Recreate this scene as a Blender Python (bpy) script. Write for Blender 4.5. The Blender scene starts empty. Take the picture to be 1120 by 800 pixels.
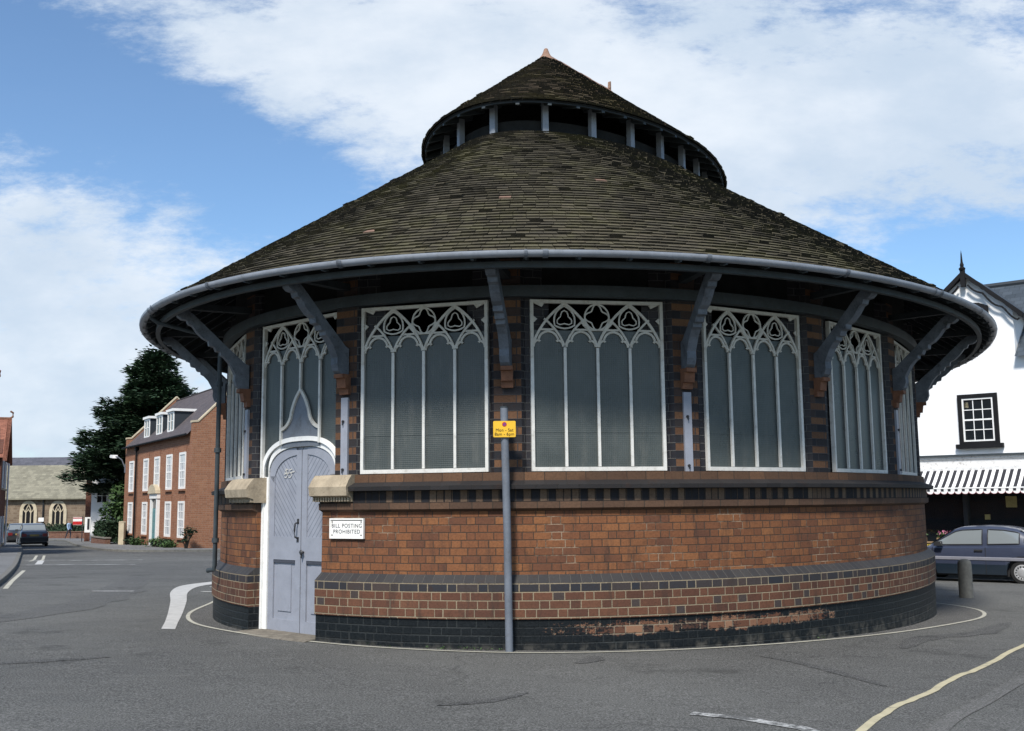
import bpy, math, random
from mathutils import Vector, Matrix, noise as mn
random.seed(7)
R = math.radians
S = bpy.context.scene
COL = S.collection
PI = math.pi

# ------------------------------------------------------------------ object helpers
def WM(o):
    m = o.matrix_basis.copy()
    if o.parent:
        m = WM(o.parent) @ o.matrix_parent_inverse @ m
    return m

def setparent(c, p, local=False):
    c.parent = p
    c.matrix_parent_inverse = Matrix.Identity(4) if local else WM(p).inverted()

def tag(o, label=None, cat=None, group=None, kind=None):
    if label: o['label'] = label
    if cat: o['category'] = cat
    if group: o['group'] = group
    if kind: o['kind'] = kind
    return o

def empty(name, loc, rz=0.0, label=None, cat=None, group=None):
    o = bpy.data.objects.new(name, None); COL.objects.link(o)
    o.empty_display_size = .2
    o.location = loc; o.rotation_euler = (0, 0, rz)
    return tag(o, label, cat, group)

class MB:
    """collects polygons, links them as one mesh object"""
    def __init__(s):
        s.v = []; s.f = []; s.m = []; s.uv = []
    def face(s, pts, m=0, uv=None):
        i = len(s.v); s.v += [tuple(p) for p in pts]
        s.f.append(tuple(range(i, i + len(pts)))); s.m.append(m); s.uv.append(uv)
    def grid(s, rows, m=0, closed=False, uvs=None, flip=False):
        i0 = len(s.v); n = len(rows[0])
        for r in rows: s.v += [tuple(p) for p in r]
        for a in range(len(rows) - 1):
            for b in range(n if closed else n - 1):
                c = (b + 1) % n
                q = (i0 + a * n + b, i0 + a * n + c, i0 + (a + 1) * n + c, i0 + (a + 1) * n + b)
                if flip: q = q[::-1]
                s.f.append(q); s.m.append(m)
                if uvs:
                    w = [uvs[a][b], uvs[a][b + 1], uvs[a + 1][b + 1], uvs[a + 1][b]]
                    s.uv.append(w[::-1] if flip else w)
                else: s.uv.append(None)
    def box(s, x0, x1, y0, y1, z0, z1, m=0, M=None):
        P = [Vector((x, y, z)) for z in (z0, z1) for y in (y0, y1) for x in (x0, x1)]
        if M: P = [M @ p for p in P]
        i = len(s.v); s.v += [tuple(p) for p in P]
        for q in ((0, 2, 3, 1), (4, 5, 7, 6), (0, 1, 5, 4), (2, 6, 7, 3), (0, 4, 6, 2), (1, 3, 7, 5)):
            s.f.append(tuple(i + k for k in q)); s.m.append(m); s.uv.append(None)
    def prism(s, poly, d0, d1, m=0, M=None, axes='xz'):
        """poly in 2d; extruded between d0 and d1 along the third axis"""
        def P(p, d):
            if axes == 'xz': q = Vector((p[0], d, p[1]))
            elif axes == 'xy': q = Vector((p[0], p[1], d))
            else: q = Vector((d, p[0], p[1]))
            return M @ q if M else q
        A = [P(p, d0) for p in poly]; B = [P(p, d1) for p in poly]
        s.face(A[::-1], m); s.face(B, m)
        for k in range(len(poly)):
            l = (k + 1) % len(poly)
            s.face([A[k], A[l], B[l], B[k]], m)
    def bar2d(s, pts, w, d0, d1, m=0, closed=False):
        """ribbon following pts (x,z), width w, depth from d0 (front) to d1"""
        n = len(pts); L = []; Rr = []
        for i in range(n):
            a = pts[(i - 1) % n] if closed or i else pts[i]
            b = pts[(i + 1) % n] if closed or i < n - 1 else pts[i]
            dx, dz = b[0] - a[0], b[1] - a[1]; l = math.hypot(dx, dz) or 1
            nx, nz = -dz / l * w / 2, dx / l * w / 2
            L.append((pts[i][0] + nx, pts[i][1] + nz)); Rr.append((pts[i][0] - nx, pts[i][1] - nz))
        rows = []
        for i in list(range(n)) + ([0] if closed else []):
            a, b = L[i], Rr[i]
            rows.append([(a[0], d0, a[1]), (b[0], d0, b[1]), (b[0], d1, b[1]), (a[0], d1, a[1])])
        s.grid(rows, m, closed=True)
        if not closed:
            s.face(rows[0][::-1], m); s.face(rows[-1], m)
    def tube(s, pts, r, n=8, m=0, cap=True, radii=None):
        rows = []; P = [Vector(p) for p in pts]
        for i, p in enumerate(P):
            t = (P[min(i + 1, len(P) - 1)] - P[max(i - 1, 0)]).normalized()
            u = t.cross(Vector((0, 0, 1)))
            if u.length < .1: u = t.cross(Vector((0, 1, 0)))
            u.normalize(); w = u.cross(t)
            rr = radii[i] if radii else r
            rows.append([p + (u * math.cos(2 * PI * k / n) + w * math.sin(2 * PI * k / n)) * rr for k in range(n)])
        s.grid(rows, m, closed=True)
        if cap: s.face(rows[0][::-1], m); s.face(rows[-1], m)
    def lathe(s, prof, n=24, c=(0, 0), m=0, z0=0):
        rows = [[(c[0] + r * math.cos(2 * PI * k / n), c[1] + r * math.sin(2 * PI * k / n), z0 + z) for k in range(n)] for r, z in prof]
        s.grid(rows, m, closed=True)
        if prof[0][0] > 1e-6: s.face(rows[0][::-1], m)
        if prof[-1][0] > 1e-6: s.face(rows[-1], m)
    def build(s, name, mats, parent=None, local=False, smooth=None, merge=False):
        me = bpy.data.meshes.new(name)
        me.from_pydata(s.v, [], s.f)
        if not isinstance(mats, (list, tuple)): mats = [mats]
        for mt in mats: me.materials.append(mt)
        for p, k in zip(me.polygons, s.m): p.material_index = k
        if any(u for u in s.uv):
            ul = me.uv_layers.new(name='UVMap')
            for p, u in zip(me.polygons, s.uv):
                if u:
                    for li, c in zip(p.loop_indices, u): ul.data[li].uv = c
        if merge:
            import bmesh
            bm = bmesh.new(); bm.from_mesh(me); bmesh.ops.remove_doubles(bm, verts=bm.verts, dist=1e-4)
            bmesh.ops.recalc_face_normals(bm, faces=bm.faces); bm.to_mesh(me); bm.free()
        if smooth is not None:
            me.shade_smooth(); me.set_sharp_from_angle(angle=R(smooth))
        me.update()
        o = bpy.data.objects.new(name, me); COL.objects.link(o)
        if parent: setparent(o, parent, local)
        return o

def split_build(mb, name, mats, parent, local=False, basis=None, smooth=None):
    """one object per separate piece"""
    par = list(range(len(mb.v)))
    def fd(a):
        while par[a] != a: par[a] = par[par[a]]; a = par[a]
        return a
    for f in mb.f:
        for k in f[1:]: par[fd(k)] = fd(f[0])
    gr = {}
    for i, f in enumerate(mb.f): gr.setdefault(fd(f[0]), []).append(i)
    outl = []
    for ids in gr.values():
        q = MB(); mp = {}
        for i in ids:
            for k in mb.f[i]:
                if k not in mp: mp[k] = len(q.v); q.v.append(mb.v[k])
            q.f.append(tuple(mp[k] for k in mb.f[i])); q.m.append(mb.m[i]); q.uv.append(mb.uv[i])
        o = q.build(name, mats, None, smooth=smooth)
        if basis is not None: o.matrix_basis = basis
        setparent(o, parent, local); outl.append(o)
    return outl

def text_mesh(body, size, name, mat, spacing=1.0):
    cu = bpy.data.curves.new(name, 'FONT'); cu.body = body; cu.size = size
    cu.align_x = 'CENTER'; cu.align_y = 'CENTER'; cu.extrude = .0012; cu.space_character = spacing
    t = bpy.data.objects.new(name, cu); COL.objects.link(t)
    dg = bpy.context.evaluated_depsgraph_get()
    me = bpy.data.meshes.new_from_object(t.evaluated_get(dg))
    bpy.data.objects.remove(t); bpy.data.curves.remove(cu)
    me.materials.clear(); me.materials.append(mat); me.name = name
    o = bpy.data.objects.new(name, me); COL.objects.link(o)
    return o

# ------------------------------------------------------------------ node helpers
class NT:
    def __init__(s, tree): s.t = tree; s.n = tree.nodes; s.l = tree.links
    def new(s, ty, **kw):
        n = s.n.new(ty)
        for k, v in kw.items(): setattr(n, k, v)
        return n
    def put(s, sock, v):
        if isinstance(v, bpy.types.NodeSocket): s.l.new(v, sock)
        elif v is not None:
            try: sock.default_value = v
            except Exception: sock.default_value = (*v, 1)
    def math(s, op, a, b=None, c=None, clamp=False):
        n = s.new('ShaderNodeMath', operation=op, use_clamp=clamp)
        s.put(n.inputs[0], a)
        if b is not None: s.put(n.inputs[1], b)
        if c is not None: s.put(n.inputs[2], c)
        return n.outputs[0]
    def smooth(s, x, a, b, lo=0.0, hi=1.0):
        n = s.new('ShaderNodeMapRange', interpolation_type='SMOOTHSTEP')
        s.put(n.inputs['Value'], x); s.put(n.inputs['From Min'], a); s.put(n.inputs['From Max'], b)
        s.put(n.inputs['To Min'], lo); s.put(n.inputs['To Max'], hi)
        return n.outputs[0]
    def mix(s, f, a, b, mode='MIX'):
        n = s.new('ShaderNodeMix', data_type='RGBA', blend_type=mode)
        s.put(n.inputs[0], f); s.put(n.inputs[6], a); s.put(n.inputs[7], b)
        return n.outputs[2]
    def noise(s, vec=None, scale=5, detail=4, rough=.55, dim='3D'):
        n = s.new('ShaderNodeTexNoise', noise_dimensions=dim)
        if vec is not None: s.l.new(vec, n.inputs['Vector'])
        n.inputs['Scale'].default_value = scale; n.inputs['Detail'].default_value = detail; n.inputs['Roughness'].default_value = rough
        return n.outputs[0]
    def ramp(s, f, stops, interp='LINEAR'):
        n = s.new('ShaderNodeValToRGB'); n.color_ramp.interpolation = interp
        e = n.color_ramp.elements
        while len(e) > 1: e.remove(e[-1])
        e[0].position = stops[0][0]; e[0].color = (*stops[0][1], 1)
        for p, c in stops[1:]:
            k = e.new(p); k.color = (*c, 1)
        s.put(n.inputs[0], f); return n.outputs[0]
    def sep(s, v):
        n = s.new('ShaderNodeSeparateXYZ'); s.l.new(v, n.inputs[0]); return n.outputs
    def comb(s, x, y, z=0.0):
        n = s.new('ShaderNodeCombineXYZ'); s.put(n.inputs[0], x); s.put(n.inputs[1], y); s.put(n.inputs[2], z); return n.outputs[0]
    def obj(s): return s.new('ShaderNodeTexCoord').outputs['Object']
    def uv(s): return s.new('ShaderNodeTexCoord').outputs['UV']
    def geo(s, k): return s.new('ShaderNodeNewGeometry').outputs[k]
    def bump(s, h, strength=.4, dist=.01):
        n = s.new('ShaderNodeBump'); n.inputs['Strength'].default_value = strength; n.inputs['Distance'].default_value = dist
        s.l.new(h, n.inputs['Height']); return n.outputs[0]

def newmat(name):
    m = bpy.data.materials.new(name); m.use_nodes = True
    b = m.node_tree.nodes['Principled BSDF']
    return m, NT(m.node_tree), b

def mat(name, col, rough=.8, spec=.3, metal=0.0, var=.18, scale=3.0, bump=0.0, bscale=40, dirt=None, dirt_amt=.35, coat=0.0):
    """plain surface with soft colour variation, blotchy dirt and a little bump"""
    m, t, b = newmat(name)
    w = t.geo('Position')
    n1 = t.noise(w, scale, 5); n2 = t.noise(w, scale * 9, 3)
    f = t.math('ADD', t.math('MULTIPLY', n1, .7), t.math('MULTIPLY', n2, .3))
    lo = tuple(c * (1 - var) for c in col); hi = tuple(min(1, c * (1 + var)) for c in col)
    c = t.mix(t.smooth(f, .3, .7), (*lo, 1), (*hi, 1))
    if dirt:
        d = t.smooth(t.noise(w, scale * 1.7, 7, .7), .5, .72, 0, dirt_amt)
        c = t.mix(d, c, (*dirt, 1))
    t.put(b.inputs['Base Color'], c)
    b.inputs['Metallic'].default_value = metal
    b.inputs['Specular IOR Level'].default_value = spec
    t.put(b.inputs['Roughness'], t.math('ADD', rough - .06, t.math('MULTIPLY', n1, .12)))
    if coat: b.inputs['Coat Weight'].default_value = coat; b.inputs['Coat Roughness'].default_value = .05
    if bump:
        t.put(b.inputs['Normal'], t.bump(t.noise(w, bscale, 4), bump, .01))
    return m

def bricks(t, u, v, course=.09, length=.23, mortar=.01, flemish=True):
    """returns mortar mask, per-brick random (vector), header flag, row"""
    rowf = t.math('DIVIDE', v, course); row = t.math('FLOOR', rowf); fv = t.math('FRACT', rowf)
    per = length * (1.5 if flemish else 1.0)
    wn = t.new('ShaderNodeTexWhiteNoise', noise_dimensions='1D'); t.put(wn.inputs['W'], row)
    sh = t.math('ADD', t.math('MULTIPLY', t.math('MODULO', row, 2.0), .5), t.math('MULTIPLY', wn.outputs[0], .12))
    wob = t.math('MULTIPLY', t.noise(t.comb(t.math('MULTIPLY', u, 5.0), t.math('MULTIPLY', row, 3.3)), 1.0, 2), .22)
    q = t.math('ADD', t.math('ADD', t.math('DIVIDE', u, per), sh), wob)
    cell = t.math('FLOOR', q); f = t.math('FRACT', q)
    if flemish:
        hd = t.math('GREATER_THAN', f, 2 / 3)
        d1 = t.math('ABSOLUTE', t.math('SUBTRACT', f, 2 / 3))
        du = t.math('MINIMUM', t.math('MINIMUM', f, t.math('SUBTRACT', 1.0, f)), d1)
    else:
        hd = t.math('MULTIPLY', f, 0.0)
        du = t.math('MINIMUM', f, t.math('SUBTRACT', 1.0, f))
    du = t.math('MULTIPLY', du, per)
    dv = t.math('MULTIPLY', t.math('MINIMUM', fv, t.math('SUBTRACT', 1.0, fv)), course)
    d = t.math('MINIMUM', du, dv)
    d = t.math('ADD', d, t.math('MULTIPLY', t.math('SUBTRACT', t.noise(t.comb(u, v), 60, 2), .5), mortar * .7))
    mm = t.smooth(d, mortar * .3, mortar * .75, 1.0, 0.0)
    w2 = t.new('ShaderNodeTexWhiteNoise', noise_dimensions='2D')
    t.put(w2.inputs['Vector'], t.comb(t.math('ADD', t.math('MULTIPLY', cell, 2.0), hd), row))
    return mm, w2.outputs['Value'], w2.outputs['Color'], hd, row

def brick_mat(name, stops, mortar_col, coords='uv', course=.09, length=.23, mortar=.01, mortar2=None, style=None, flemish=True, bumpd=.006, rough=.86):
    m, t, b = newmat(name)
    if coords == 'uv':
        s = t.sep(t.uv()); u, v = s[0], s[1]
    else:
        s = t.sep(t.obj()); u, v = t.math('ADD', s[0], s[1]), s[2]
    mm, rv, rc, hd, row = bricks(t, u, v, course, length, mortar, flemish)
    P = t.geo('Position')
    big = t.noise(P, 1.1, 5, .6); fine = t.noise(P, 45, 4, .65); mid = t.noise(P, 7, 4)
    rr = t.math('ADD', t.math('MULTIPLY', rv, .42), t.math('ADD', t.math('MULTIPLY', big, .55), t.math('MULTIPLY', t.noise(P, 3.5, 4), .18)))
    rr = t.math('SUBTRACT', rr, .06, clamp=True)
    c = t.ramp(rr, stops)
    if style == 'plinth':       # dark headers top course and scattered dark headers
        top = t.math('MULTIPLY', t.math('GREATER_THAN', v, .63), 1.0)
        dk = t.math('MAXIMUM', top, t.math('MULTIPLY', hd, t.math('GREATER_THAN', rv, .86)))
        dkc = t.ramp(rv, [(0, (.022, .026, .034)), (.6, (.035, .034, .038)), (1, (.06, .045, .04))])
        c = t.mix(dk, c, dkc)
    if style == 'pier':         # every other course dark blue brick
        od = t.math('MODULO', t.math('ADD', row, 100.0), 2.0)
        dkc = t.ramp(rv, [(0, (.016, .018, .023)), (.7, (.032, .029, .03)), (1, (.065, .042, .034))])
        c = t.mix(od, c, dkc)
    if style == 'soldier':
        par = t.math('MODULO', t.math('ADD', t.math('FLOOR', t.math('DIVIDE', u, length)), 1000.0), 2.0)
        c = t.mix(t.math('GREATER_THAN', t.math('ADD', t.math('MULTIPLY', par, .5), t.math('MULTIPLY', rv, .7)), .62), c, (.02, .02, .023, 1))
    c = t.mix(t.smooth(fine, .35, .75, 0, .38), c, (.03, .018, .012, 1))
    c = t.mix(t.smooth(mid, .55, .8, 0, .45), c, (.045, .022, .014, 1))
    mc = (*mortar_col, 1)
    if mortar2:
        mc = t.mix(t.smooth(t.noise(P, 1.6, 6, .7), .52, .66), mc, (*mortar2, 1))
    c = t.mix(mm, c, mc)
    if style in ('dado', 'plinth'):     # streaks of soot and lime with shapes of their own
        sv = t.noise(t.comb(t.math('MULTIPLY', u, 3.0), t.math('MULTIPLY', v, .5)), 1.6, 6, .7)
        c = t.mix(t.smooth(sv, .50, .74, 0, .8), c, (.032, .026, .022, 1))
        left_brown = t.math('MULTIPLY', t.smooth(u, -3.9, -4.4), t.smooth(mid, .2, .6, .35, .7))  # blotchy brown tone, only left of the door
        c = t.mix(left_brown, c, (.055, .040, .031, 1))
        lime = t.smooth(t.noise(P, 14, 6, .75), .72, .8, 0, .6)
        c = t.mix(lime, c, (.4, .36, .3, 1))
    if style == 'tar':          # black tar paint, peeled away from the bricks in patches
        c1 = t.noise(t.comb(u, v), 4.5, 5, .7); c2 = t.noise(t.comb(u, t.math('MULTIPLY', v, 1.5)), 24, 8, .85); c3 = t.noise(t.comb(u, v), 1.3, 3)
        pk = t.math('ADD', t.math('ADD', t.math('MULTIPLY', c1, .30), t.math('MULTIPLY', c2, .70)), t.math('MULTIPLY', t.math('SUBTRACT', rv, .5), .09))
        low = t.smooth(t.math('ADD', v, t.math('MULTIPLY', t.math('SUBTRACT', c1, .5), .16)), .09, .20)
        band = t.math('MULTIPLY', low, t.smooth(v, .37, .24, .45, 1.0))
        au = t.math('ABSOLUTE', t.math('SUBTRACT', u, 2.35))
        zone = t.math('ADD', .16, t.math('MULTIPLY', t.smooth(au, 3.0, .9), .84))
        zone = t.math('MAXIMUM', zone, t.math('MULTIPLY', t.smooth(t.math('ABSOLUTE', t.math('ADD', u, 4.4)), .5, .1), .75))
        edge = t.math('SUBTRACT', .78, t.math('ADD', t.math('MULTIPLY', t.math('MULTIPLY', band, zone), .335), t.math('MULTIPLY', t.math('SUBTRACT', c3, .5), .18)))
        peel = t.smooth(pk, t.math('ADD', edge, -.02), t.math('ADD', edge, .03))
        tarc = t.ramp(fine, [(.3, (.003, .0048, .0062)), (.85, (.016, .019, .021))])
        tarc = t.mix(t.math('MULTIPLY', mm, t.smooth(c3, .4, .6, .08, .35)), tarc, (.06, .066, .064, 1))
        c = t.mix(peel, tarc, t.mix(mm, t.ramp(rv, [(0, (.05, .03, .024)), (.5, (.14, .062, .036)), (1, (.25, .14, .085))]), (.22, .17, .12, 1)))
        dust = t.math('MULTIPLY', t.smooth(v, .12, 0.0), t.smooth(t.noise(P, 9, 5), .4, .7, 0, .5))
        c = t.mix(dust, c, (.13, .12, .1, 1))
        t.put(b.inputs['Roughness'], t.mix(peel, (.5, .5, .5, 1), (.9, .9, .9, 1)))
    else:
        b.inputs['Roughness'].default_value = rough
    t.put(b.inputs['Base Color'], c)
    b.inputs['Specular IOR Level'].default_value = .25 if style != 'tar' else .18
    hh = t.math('ADD', t.math('SUBTRACT', 1.0, mm), t.math('ADD', t.math('MULTIPLY', fine, .5), t.math('MULTIPLY', rv, .35)))
    t.put(b.inputs['Normal'], t.bump(hh, .8, bumpd))
    return m

# ------------------------------------------------------------------ materials
ORANGE = [(0, (.040, .022, .017)), (.25, (.105, .046, .028)), (.48, (.175, .070, .032)), (.68, (.22, .09, .037)), (.85, (.26, .112, .045)), (1, (.30, .15, .075))]
M = {}
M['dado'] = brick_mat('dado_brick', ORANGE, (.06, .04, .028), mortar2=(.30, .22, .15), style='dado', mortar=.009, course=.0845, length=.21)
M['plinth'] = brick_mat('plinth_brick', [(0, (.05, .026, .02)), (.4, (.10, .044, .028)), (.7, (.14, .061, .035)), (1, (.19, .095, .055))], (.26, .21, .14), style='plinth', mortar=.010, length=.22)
M['tar'] = brick_mat('tarred_brick', ORANGE, (.2, .17, .13), style='tar', mortar=.012, length=.22, course=.0845)
M['soldier'] = brick_mat('soldier_brick', [(0, (.09, .055, .038)), (.6, (.15, .10, .066)), (1, (.21, .155, .11))], (.03, .024, .02), course=.4, length=.088, mortar=.01, flemish=False, style='soldier')
M['ledge'] = brick_mat('ledge_brick', [(0, (.045, .03, .022)), (.5, (.095, .055, .036)), (1, (.15, .085, .05))], (.05, .04, .03), course=.3, length=.24, mortar=.008, flemish=False)
M['lip'] = brick_mat('dark_cornice_lip', [(0, (.012, .013, .015)), (1, (.035, .033, .033))], (.03, .028, .026), course=.3, length=.23, mortar=.006, flemish=False, rough=.7)
M['bullnose'] = brick_mat('blue_bullnose_brick', [(0, (.022, .024, .028)), (1, (.052, .05, .048))], (.08, .074, .066), course=.3, length=.115, mortar=.008, flemish=False, rough=.6)
M['pier'] = brick_mat('pier_brick', [(0, (.055, .032, .022)), (.5, (.125, .062, .033)), (1, (.20, .105, .055))], (.05, .045, .045), style='pier', length=.30, mortar=.009, flemish=False)
M['blue'] = brick_mat('blue_brick', [(0, (.011, .013, .018)), (.6, (.022, .022, .027)), (1, (.05, .038, .035))], (.085, .083, .08), length=.22, mortar=.009, flemish=False, rough=.5)
M['sillbrick'] = brick_mat('sill_brick', [(0, (.045, .028, .02)), (.5, (.10, .055, .032)), (1, (.18, .09, .045))], (.05, .035, .025), course=.3, length=.23, mortar=.008, flemish=False)
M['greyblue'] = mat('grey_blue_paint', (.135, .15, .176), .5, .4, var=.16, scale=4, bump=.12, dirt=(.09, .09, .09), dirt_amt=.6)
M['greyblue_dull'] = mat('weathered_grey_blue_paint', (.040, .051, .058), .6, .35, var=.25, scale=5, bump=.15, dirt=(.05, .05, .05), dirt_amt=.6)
M['gutter'] = mat('grey_gutter_paint', (.22, .24, .272), .42, .45, var=.14, scale=3, dirt=(.1, .1, .1), dirt_amt=.45)
M['doorblue'] = mat('lavender_blue_door_paint', (.255, .268, .308), .5, .4, var=.07, scale=6, bump=.1, dirt=(.2, .21, .24), dirt_amt=.5)
M['white'] = mat('white_paint', (.78, .77, .74), .5, .4, var=.05, scale=5, dirt=(.45, .42, .38), dirt_amt=.35)
M['cream'] = mat('dull_white_paint', (.54, .52, .465), .6, .35, var=.1, scale=8, bump=.15, dirt=(.3, .25, .19), dirt_amt=.55)  # duller white; on the window heads it carries the shade of the eaves
M['stone'] = mat('buff_stone', (.34, .28, .20), .85, .2, var=.2, scale=6, bump=.4, bscale=30, dirt=(.12, .09, .06), dirt_amt=.6)
M['darkwood'] = mat('dark_soffit_boards', (.016, .016, .015), .8, .2, var=.4, scale=5, bump=.2)
M['rafter'] = mat('dark_painted_rafter', (.026, .031, .034), .7, .25, var=.3, scale=6)
M['terracotta'] = mat('terracotta', (.17, .078, .045), .8, .25, var=.25, scale=10, bump=.3, dirt=(.08, .05, .035), dirt_amt=.6)
M['lightterra'] = mat('pale_terracotta', (.24, .14, .095), .75, .3, var=.25, scale=9, bump=.2, dirt=(.45, .37, .3), dirt_amt=.5)
M['black'] = mat('black_paint', (.008, .008, .009), .7, .2, var=.3)
M['iron'] = mat('dark_iron', (.02, .02, .022), .5, .5, var=.3)
M['glass'], _t, _b = newmat('window_glass')
_b.inputs['Base Color'].default_value = (.012, .015, .018, 1); _b.inputs['Roughness'].default_value = .06; _b.inputs['Specular IOR Level'].default_value = .75
M['concrete'] = mat('concrete', (.20, .185, .155), .9, .2, var=.25, scale=9, bump=.5, bscale=60, dirt=(.12, .11, .09), dirt_amt=.6)

M['pale_glass'], _t, _b = newmat('window_glass_with_pale_blinds')
_b.inputs['Base Color'].default_value = (.36, .38, .41, 1); _b.inputs['Roughness'].default_value = .12; _b.inputs['Specular IOR Level'].default_value = .6
def glassmesh():
    m, t, b = newmat('wire_mesh_glazing')
    s = t.sep(t.obj())
    gx = t.math('ABSOLUTE', t.math('SUBTRACT', t.math('FRACT', t.math('DIVIDE', s[0], .022)), .5))
    gz_ = t.math('ABSOLUTE', t.math('SUBTRACT', t.math('FRACT', t.math('DIVIDE', s[2], .022)), .5))
    g = t.smooth(t.math('MAXIMUM', gx, gz_), .38, .48)
    n = t.noise(t.geo('Position'), 2.3, 4)
    c = t.mix(t.smooth(n, .3, .7), (.034, .042, .040, 1), (.062, .072, .068, 1))
    oi = t.new('ShaderNodeObjectInfo').outputs['Random']
    c = t.mix(t.math('MULTIPLY', oi, .45), c, (.022, .026, .026, 1))
    st = t.smooth(t.noise(t.comb(t.math('MULTIPLY', s[0], 6.0), t.math('MULTIPLY', s[2], 1.1), oi), 1.4, 6, .65), .5, .75, 0, .6)
    c = t.mix(st, c, (.10, .10, .088, 1))
    c = t.mix(t.math('MULTIPLY', g, .5), c, (.115, .13, .125, 1))
    t.put(b.inputs['Base Color'], c)
    t.put(b.inputs['Roughness'], t.math('ADD', t.math('ADD', .22, t.math('MULTIPLY', n, .15)), t.math('MULTIPLY', g, .2)))
    b.inputs['Specular IOR Level'].default_value = .5
    t.put(b.inputs['Normal'], t.bump(g, .35, .004))
    return m
M['mesh'] = glassmesh()

def tilemat(name, stops, moss, edge=False):
    m, t, b = newmat(name)
    rnd = t.geo('Random Per Island'); P = t.geo('Position')
    big = t.noise(P, .55, 5, .6); fine = t.noise(P, 26, 5, .7); mid = t.noise(P, 5.5, 5, .65)
    f = t.math('ADD', t.math('MULTIPLY', rnd, .42), t.math('MULTIPLY', big, .58))
    c = t.ramp(f, stops)
    c = t.mix(t.smooth(fine, .42, .72, 0, .38), c, (.024, .022, .017, 1))
    mo = t.math('ADD', t.math('MULTIPLY', mid, .6), t.math('MULTIPLY', t.noise(P, .9, 4), .6))
    c = t.mix(t.smooth(mo, .52, .78, 0, .8), c, (*moss, 1))
    li = t.smooth(t.noise(P, 34, 3, .6), .66, .76, 0, .55)
    c = t.mix(li, c, (.17, .165, .12, 1))
    c = t.mix(t.math('GREATER_THAN', rnd, .9988), c, (.22, .14, .105, 1))
    if edge: c = t.mix(t.smooth(t.math('ADD', t.math('MULTIPLY', mid, .6), t.math('MULTIPLY', rnd, .35)), .3, .62, 0, .85), c, (*edge, 1))
    t.put(b.inputs['Base Color'], c); b.inputs['Roughness'].default_value = .95; b.inputs['Specular IOR Level'].default_value = .12
    t.put(b.inputs['Normal'], t.bump(t.math('ADD', fine, mid), .7, .012))
    return m
_unused = ([(0, (.020, .017, .014)), (.35, (.040, .032, .024)), (.65, (.062, .047, .032)), (.85, (.085, .058, .038)), (1, (.12, .08, .05))], (.088, .085, .028))
TS = [(0, (.040, .036, .028)), (.35, (.064, .056, .041)), (.65, (.085, .074, .051)), (.85, (.105, .088, .060)), (1, (.135, .107, .074))]
M['tile'] = tilemat('mossy_clay_tiles', TS, (.112, .103, .060))
TE = [(0, (.016, .015, .012)), (.6, (.029, .026, .020)), (1, (.046, .040, .030))]  # tile edges darker than the tile tops
M['tile_edge'] = tilemat('dark_tile_edges', TE, (.05, .046, .02))
TS2 = [(0, (.042, .033, .025)), (.35, (.074, .057, .040)), (.65, (.104, .077, .050)), (.85, (.128, .09, .058)), (1, (.155, .108, .072))]
M['tile2'] = tilemat('brown_clay_tiles', TS2, (.105, .092, .045))
M['tile_edge2'] = tilemat('dark_brown_tile_edges', TE, (.05, .042, .02))

def slate_mat(name, a, b_, scale_v=.25, scale_u=.3):
    m, t, b = newmat(name)
    s = t.sep(t.uv())
    mm, rv, rc, hd, row = bricks(t, s[0], s[1], scale_v, scale_u, .012, False)
    n = t.noise(t.geo('Position'), 2.2, 6, .65)
    f = t.math('ADD', t.math('MULTIPLY', rv, .5), t.math('MULTIPLY', n, .55), clamp=True)
    c = t.ramp(f, [(.1, a), (.9, b_)])
    c = t.mix(t.math('MULTIPLY', mm, .7), c, tuple(x * .3 for x in a) + (1,))
    t.put(b.inputs['Base Color'], c); b.inputs['Roughness'].default_value = .75
    t.put(b.inputs['Normal'], t.bump(t.math('SUBTRACT', t.math('MULTIPLY', rv, .4), mm), .5, .01))
    return m
M['slate'] = slate_mat('blue_grey_slates', (.024, .034, .044), (.056, .072, .090))
M['house_slate'] = slate_mat('purple_brown_tiles', (.055, .045, .046), (.10, .08, .078), .22, .25)
M['stone_slate'] = slate_mat('stone_slates', (.13, .12, .085), (.27, .25, .18), .3, .4)
M['lead_slate'] = slate_mat('dark_slates', (.05, .052, .065), (.1, .1, .12), .3, .4)
M['red_tile'] = slate_mat('red_clay_tiles', (.16, .055, .03), (.33, .13, .075), .14, .2)
M['house_brick'] = brick_mat('house_brick', [(0, (.20, .083, .045)), (.5, (.30, .130, .070)), (1, (.38, .19, .105))], (.30, .21, .15), coords='obj', mortar=.012, course=.1, length=.27)
M['dark_brick'] = brick_mat('dark_red_brick', [(0, (.07, .025, .017)), (.5, (.13, .045, .027)), (1, (.19, .08, .045))], (.14, .1, .08), coords='obj', mortar=.012, course=.1, length=.27)
M['rubble'] = brick_mat('church_rubble_stone', [(0, (.10, .07, .05)), (.5, (.2, .145, .10)), (1, (.31, .24, .17))], (.22, .18, .13), coords='obj', mortar=.03, course=.22, length=.42)
M['low_brick'] = brick_mat('garden_wall_brick', [(0, (.10, .045, .03)), (.5, (.17, .07, .045)), (1, (.25, .13, .085))], (.2, .16, .12), coords='obj', mortar=.014, course=.1, length=.26)
M['dressing'] = mat('pale_stone_dressing', (.48, .41, .29), .85, .2, var=.15, scale=3)
M['render_white'] = mat('white_render', (.82, .82, .81), .8, .2, var=.03, scale=1.2, bump=.1, dirt=(.6, .58, .54), dirt_amt=.2)
M['teal'] = mat('teal_door_paint', (.10, .22, .23), .45, .4, var=.1)
M['hedge'] = mat('dark_hedge_leaves', (.020, .040, .018), .7, .3, var=.5, scale=6)
M['leafdark'] = mat('dark_conifer_leaves', (.026, .052, .024), .65, .35, var=.55, scale=1.3)
M['leafmid'] = mat('green_shrub_leaves', (.045, .085, .025), .65, .3, var=.45, scale=3)
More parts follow.
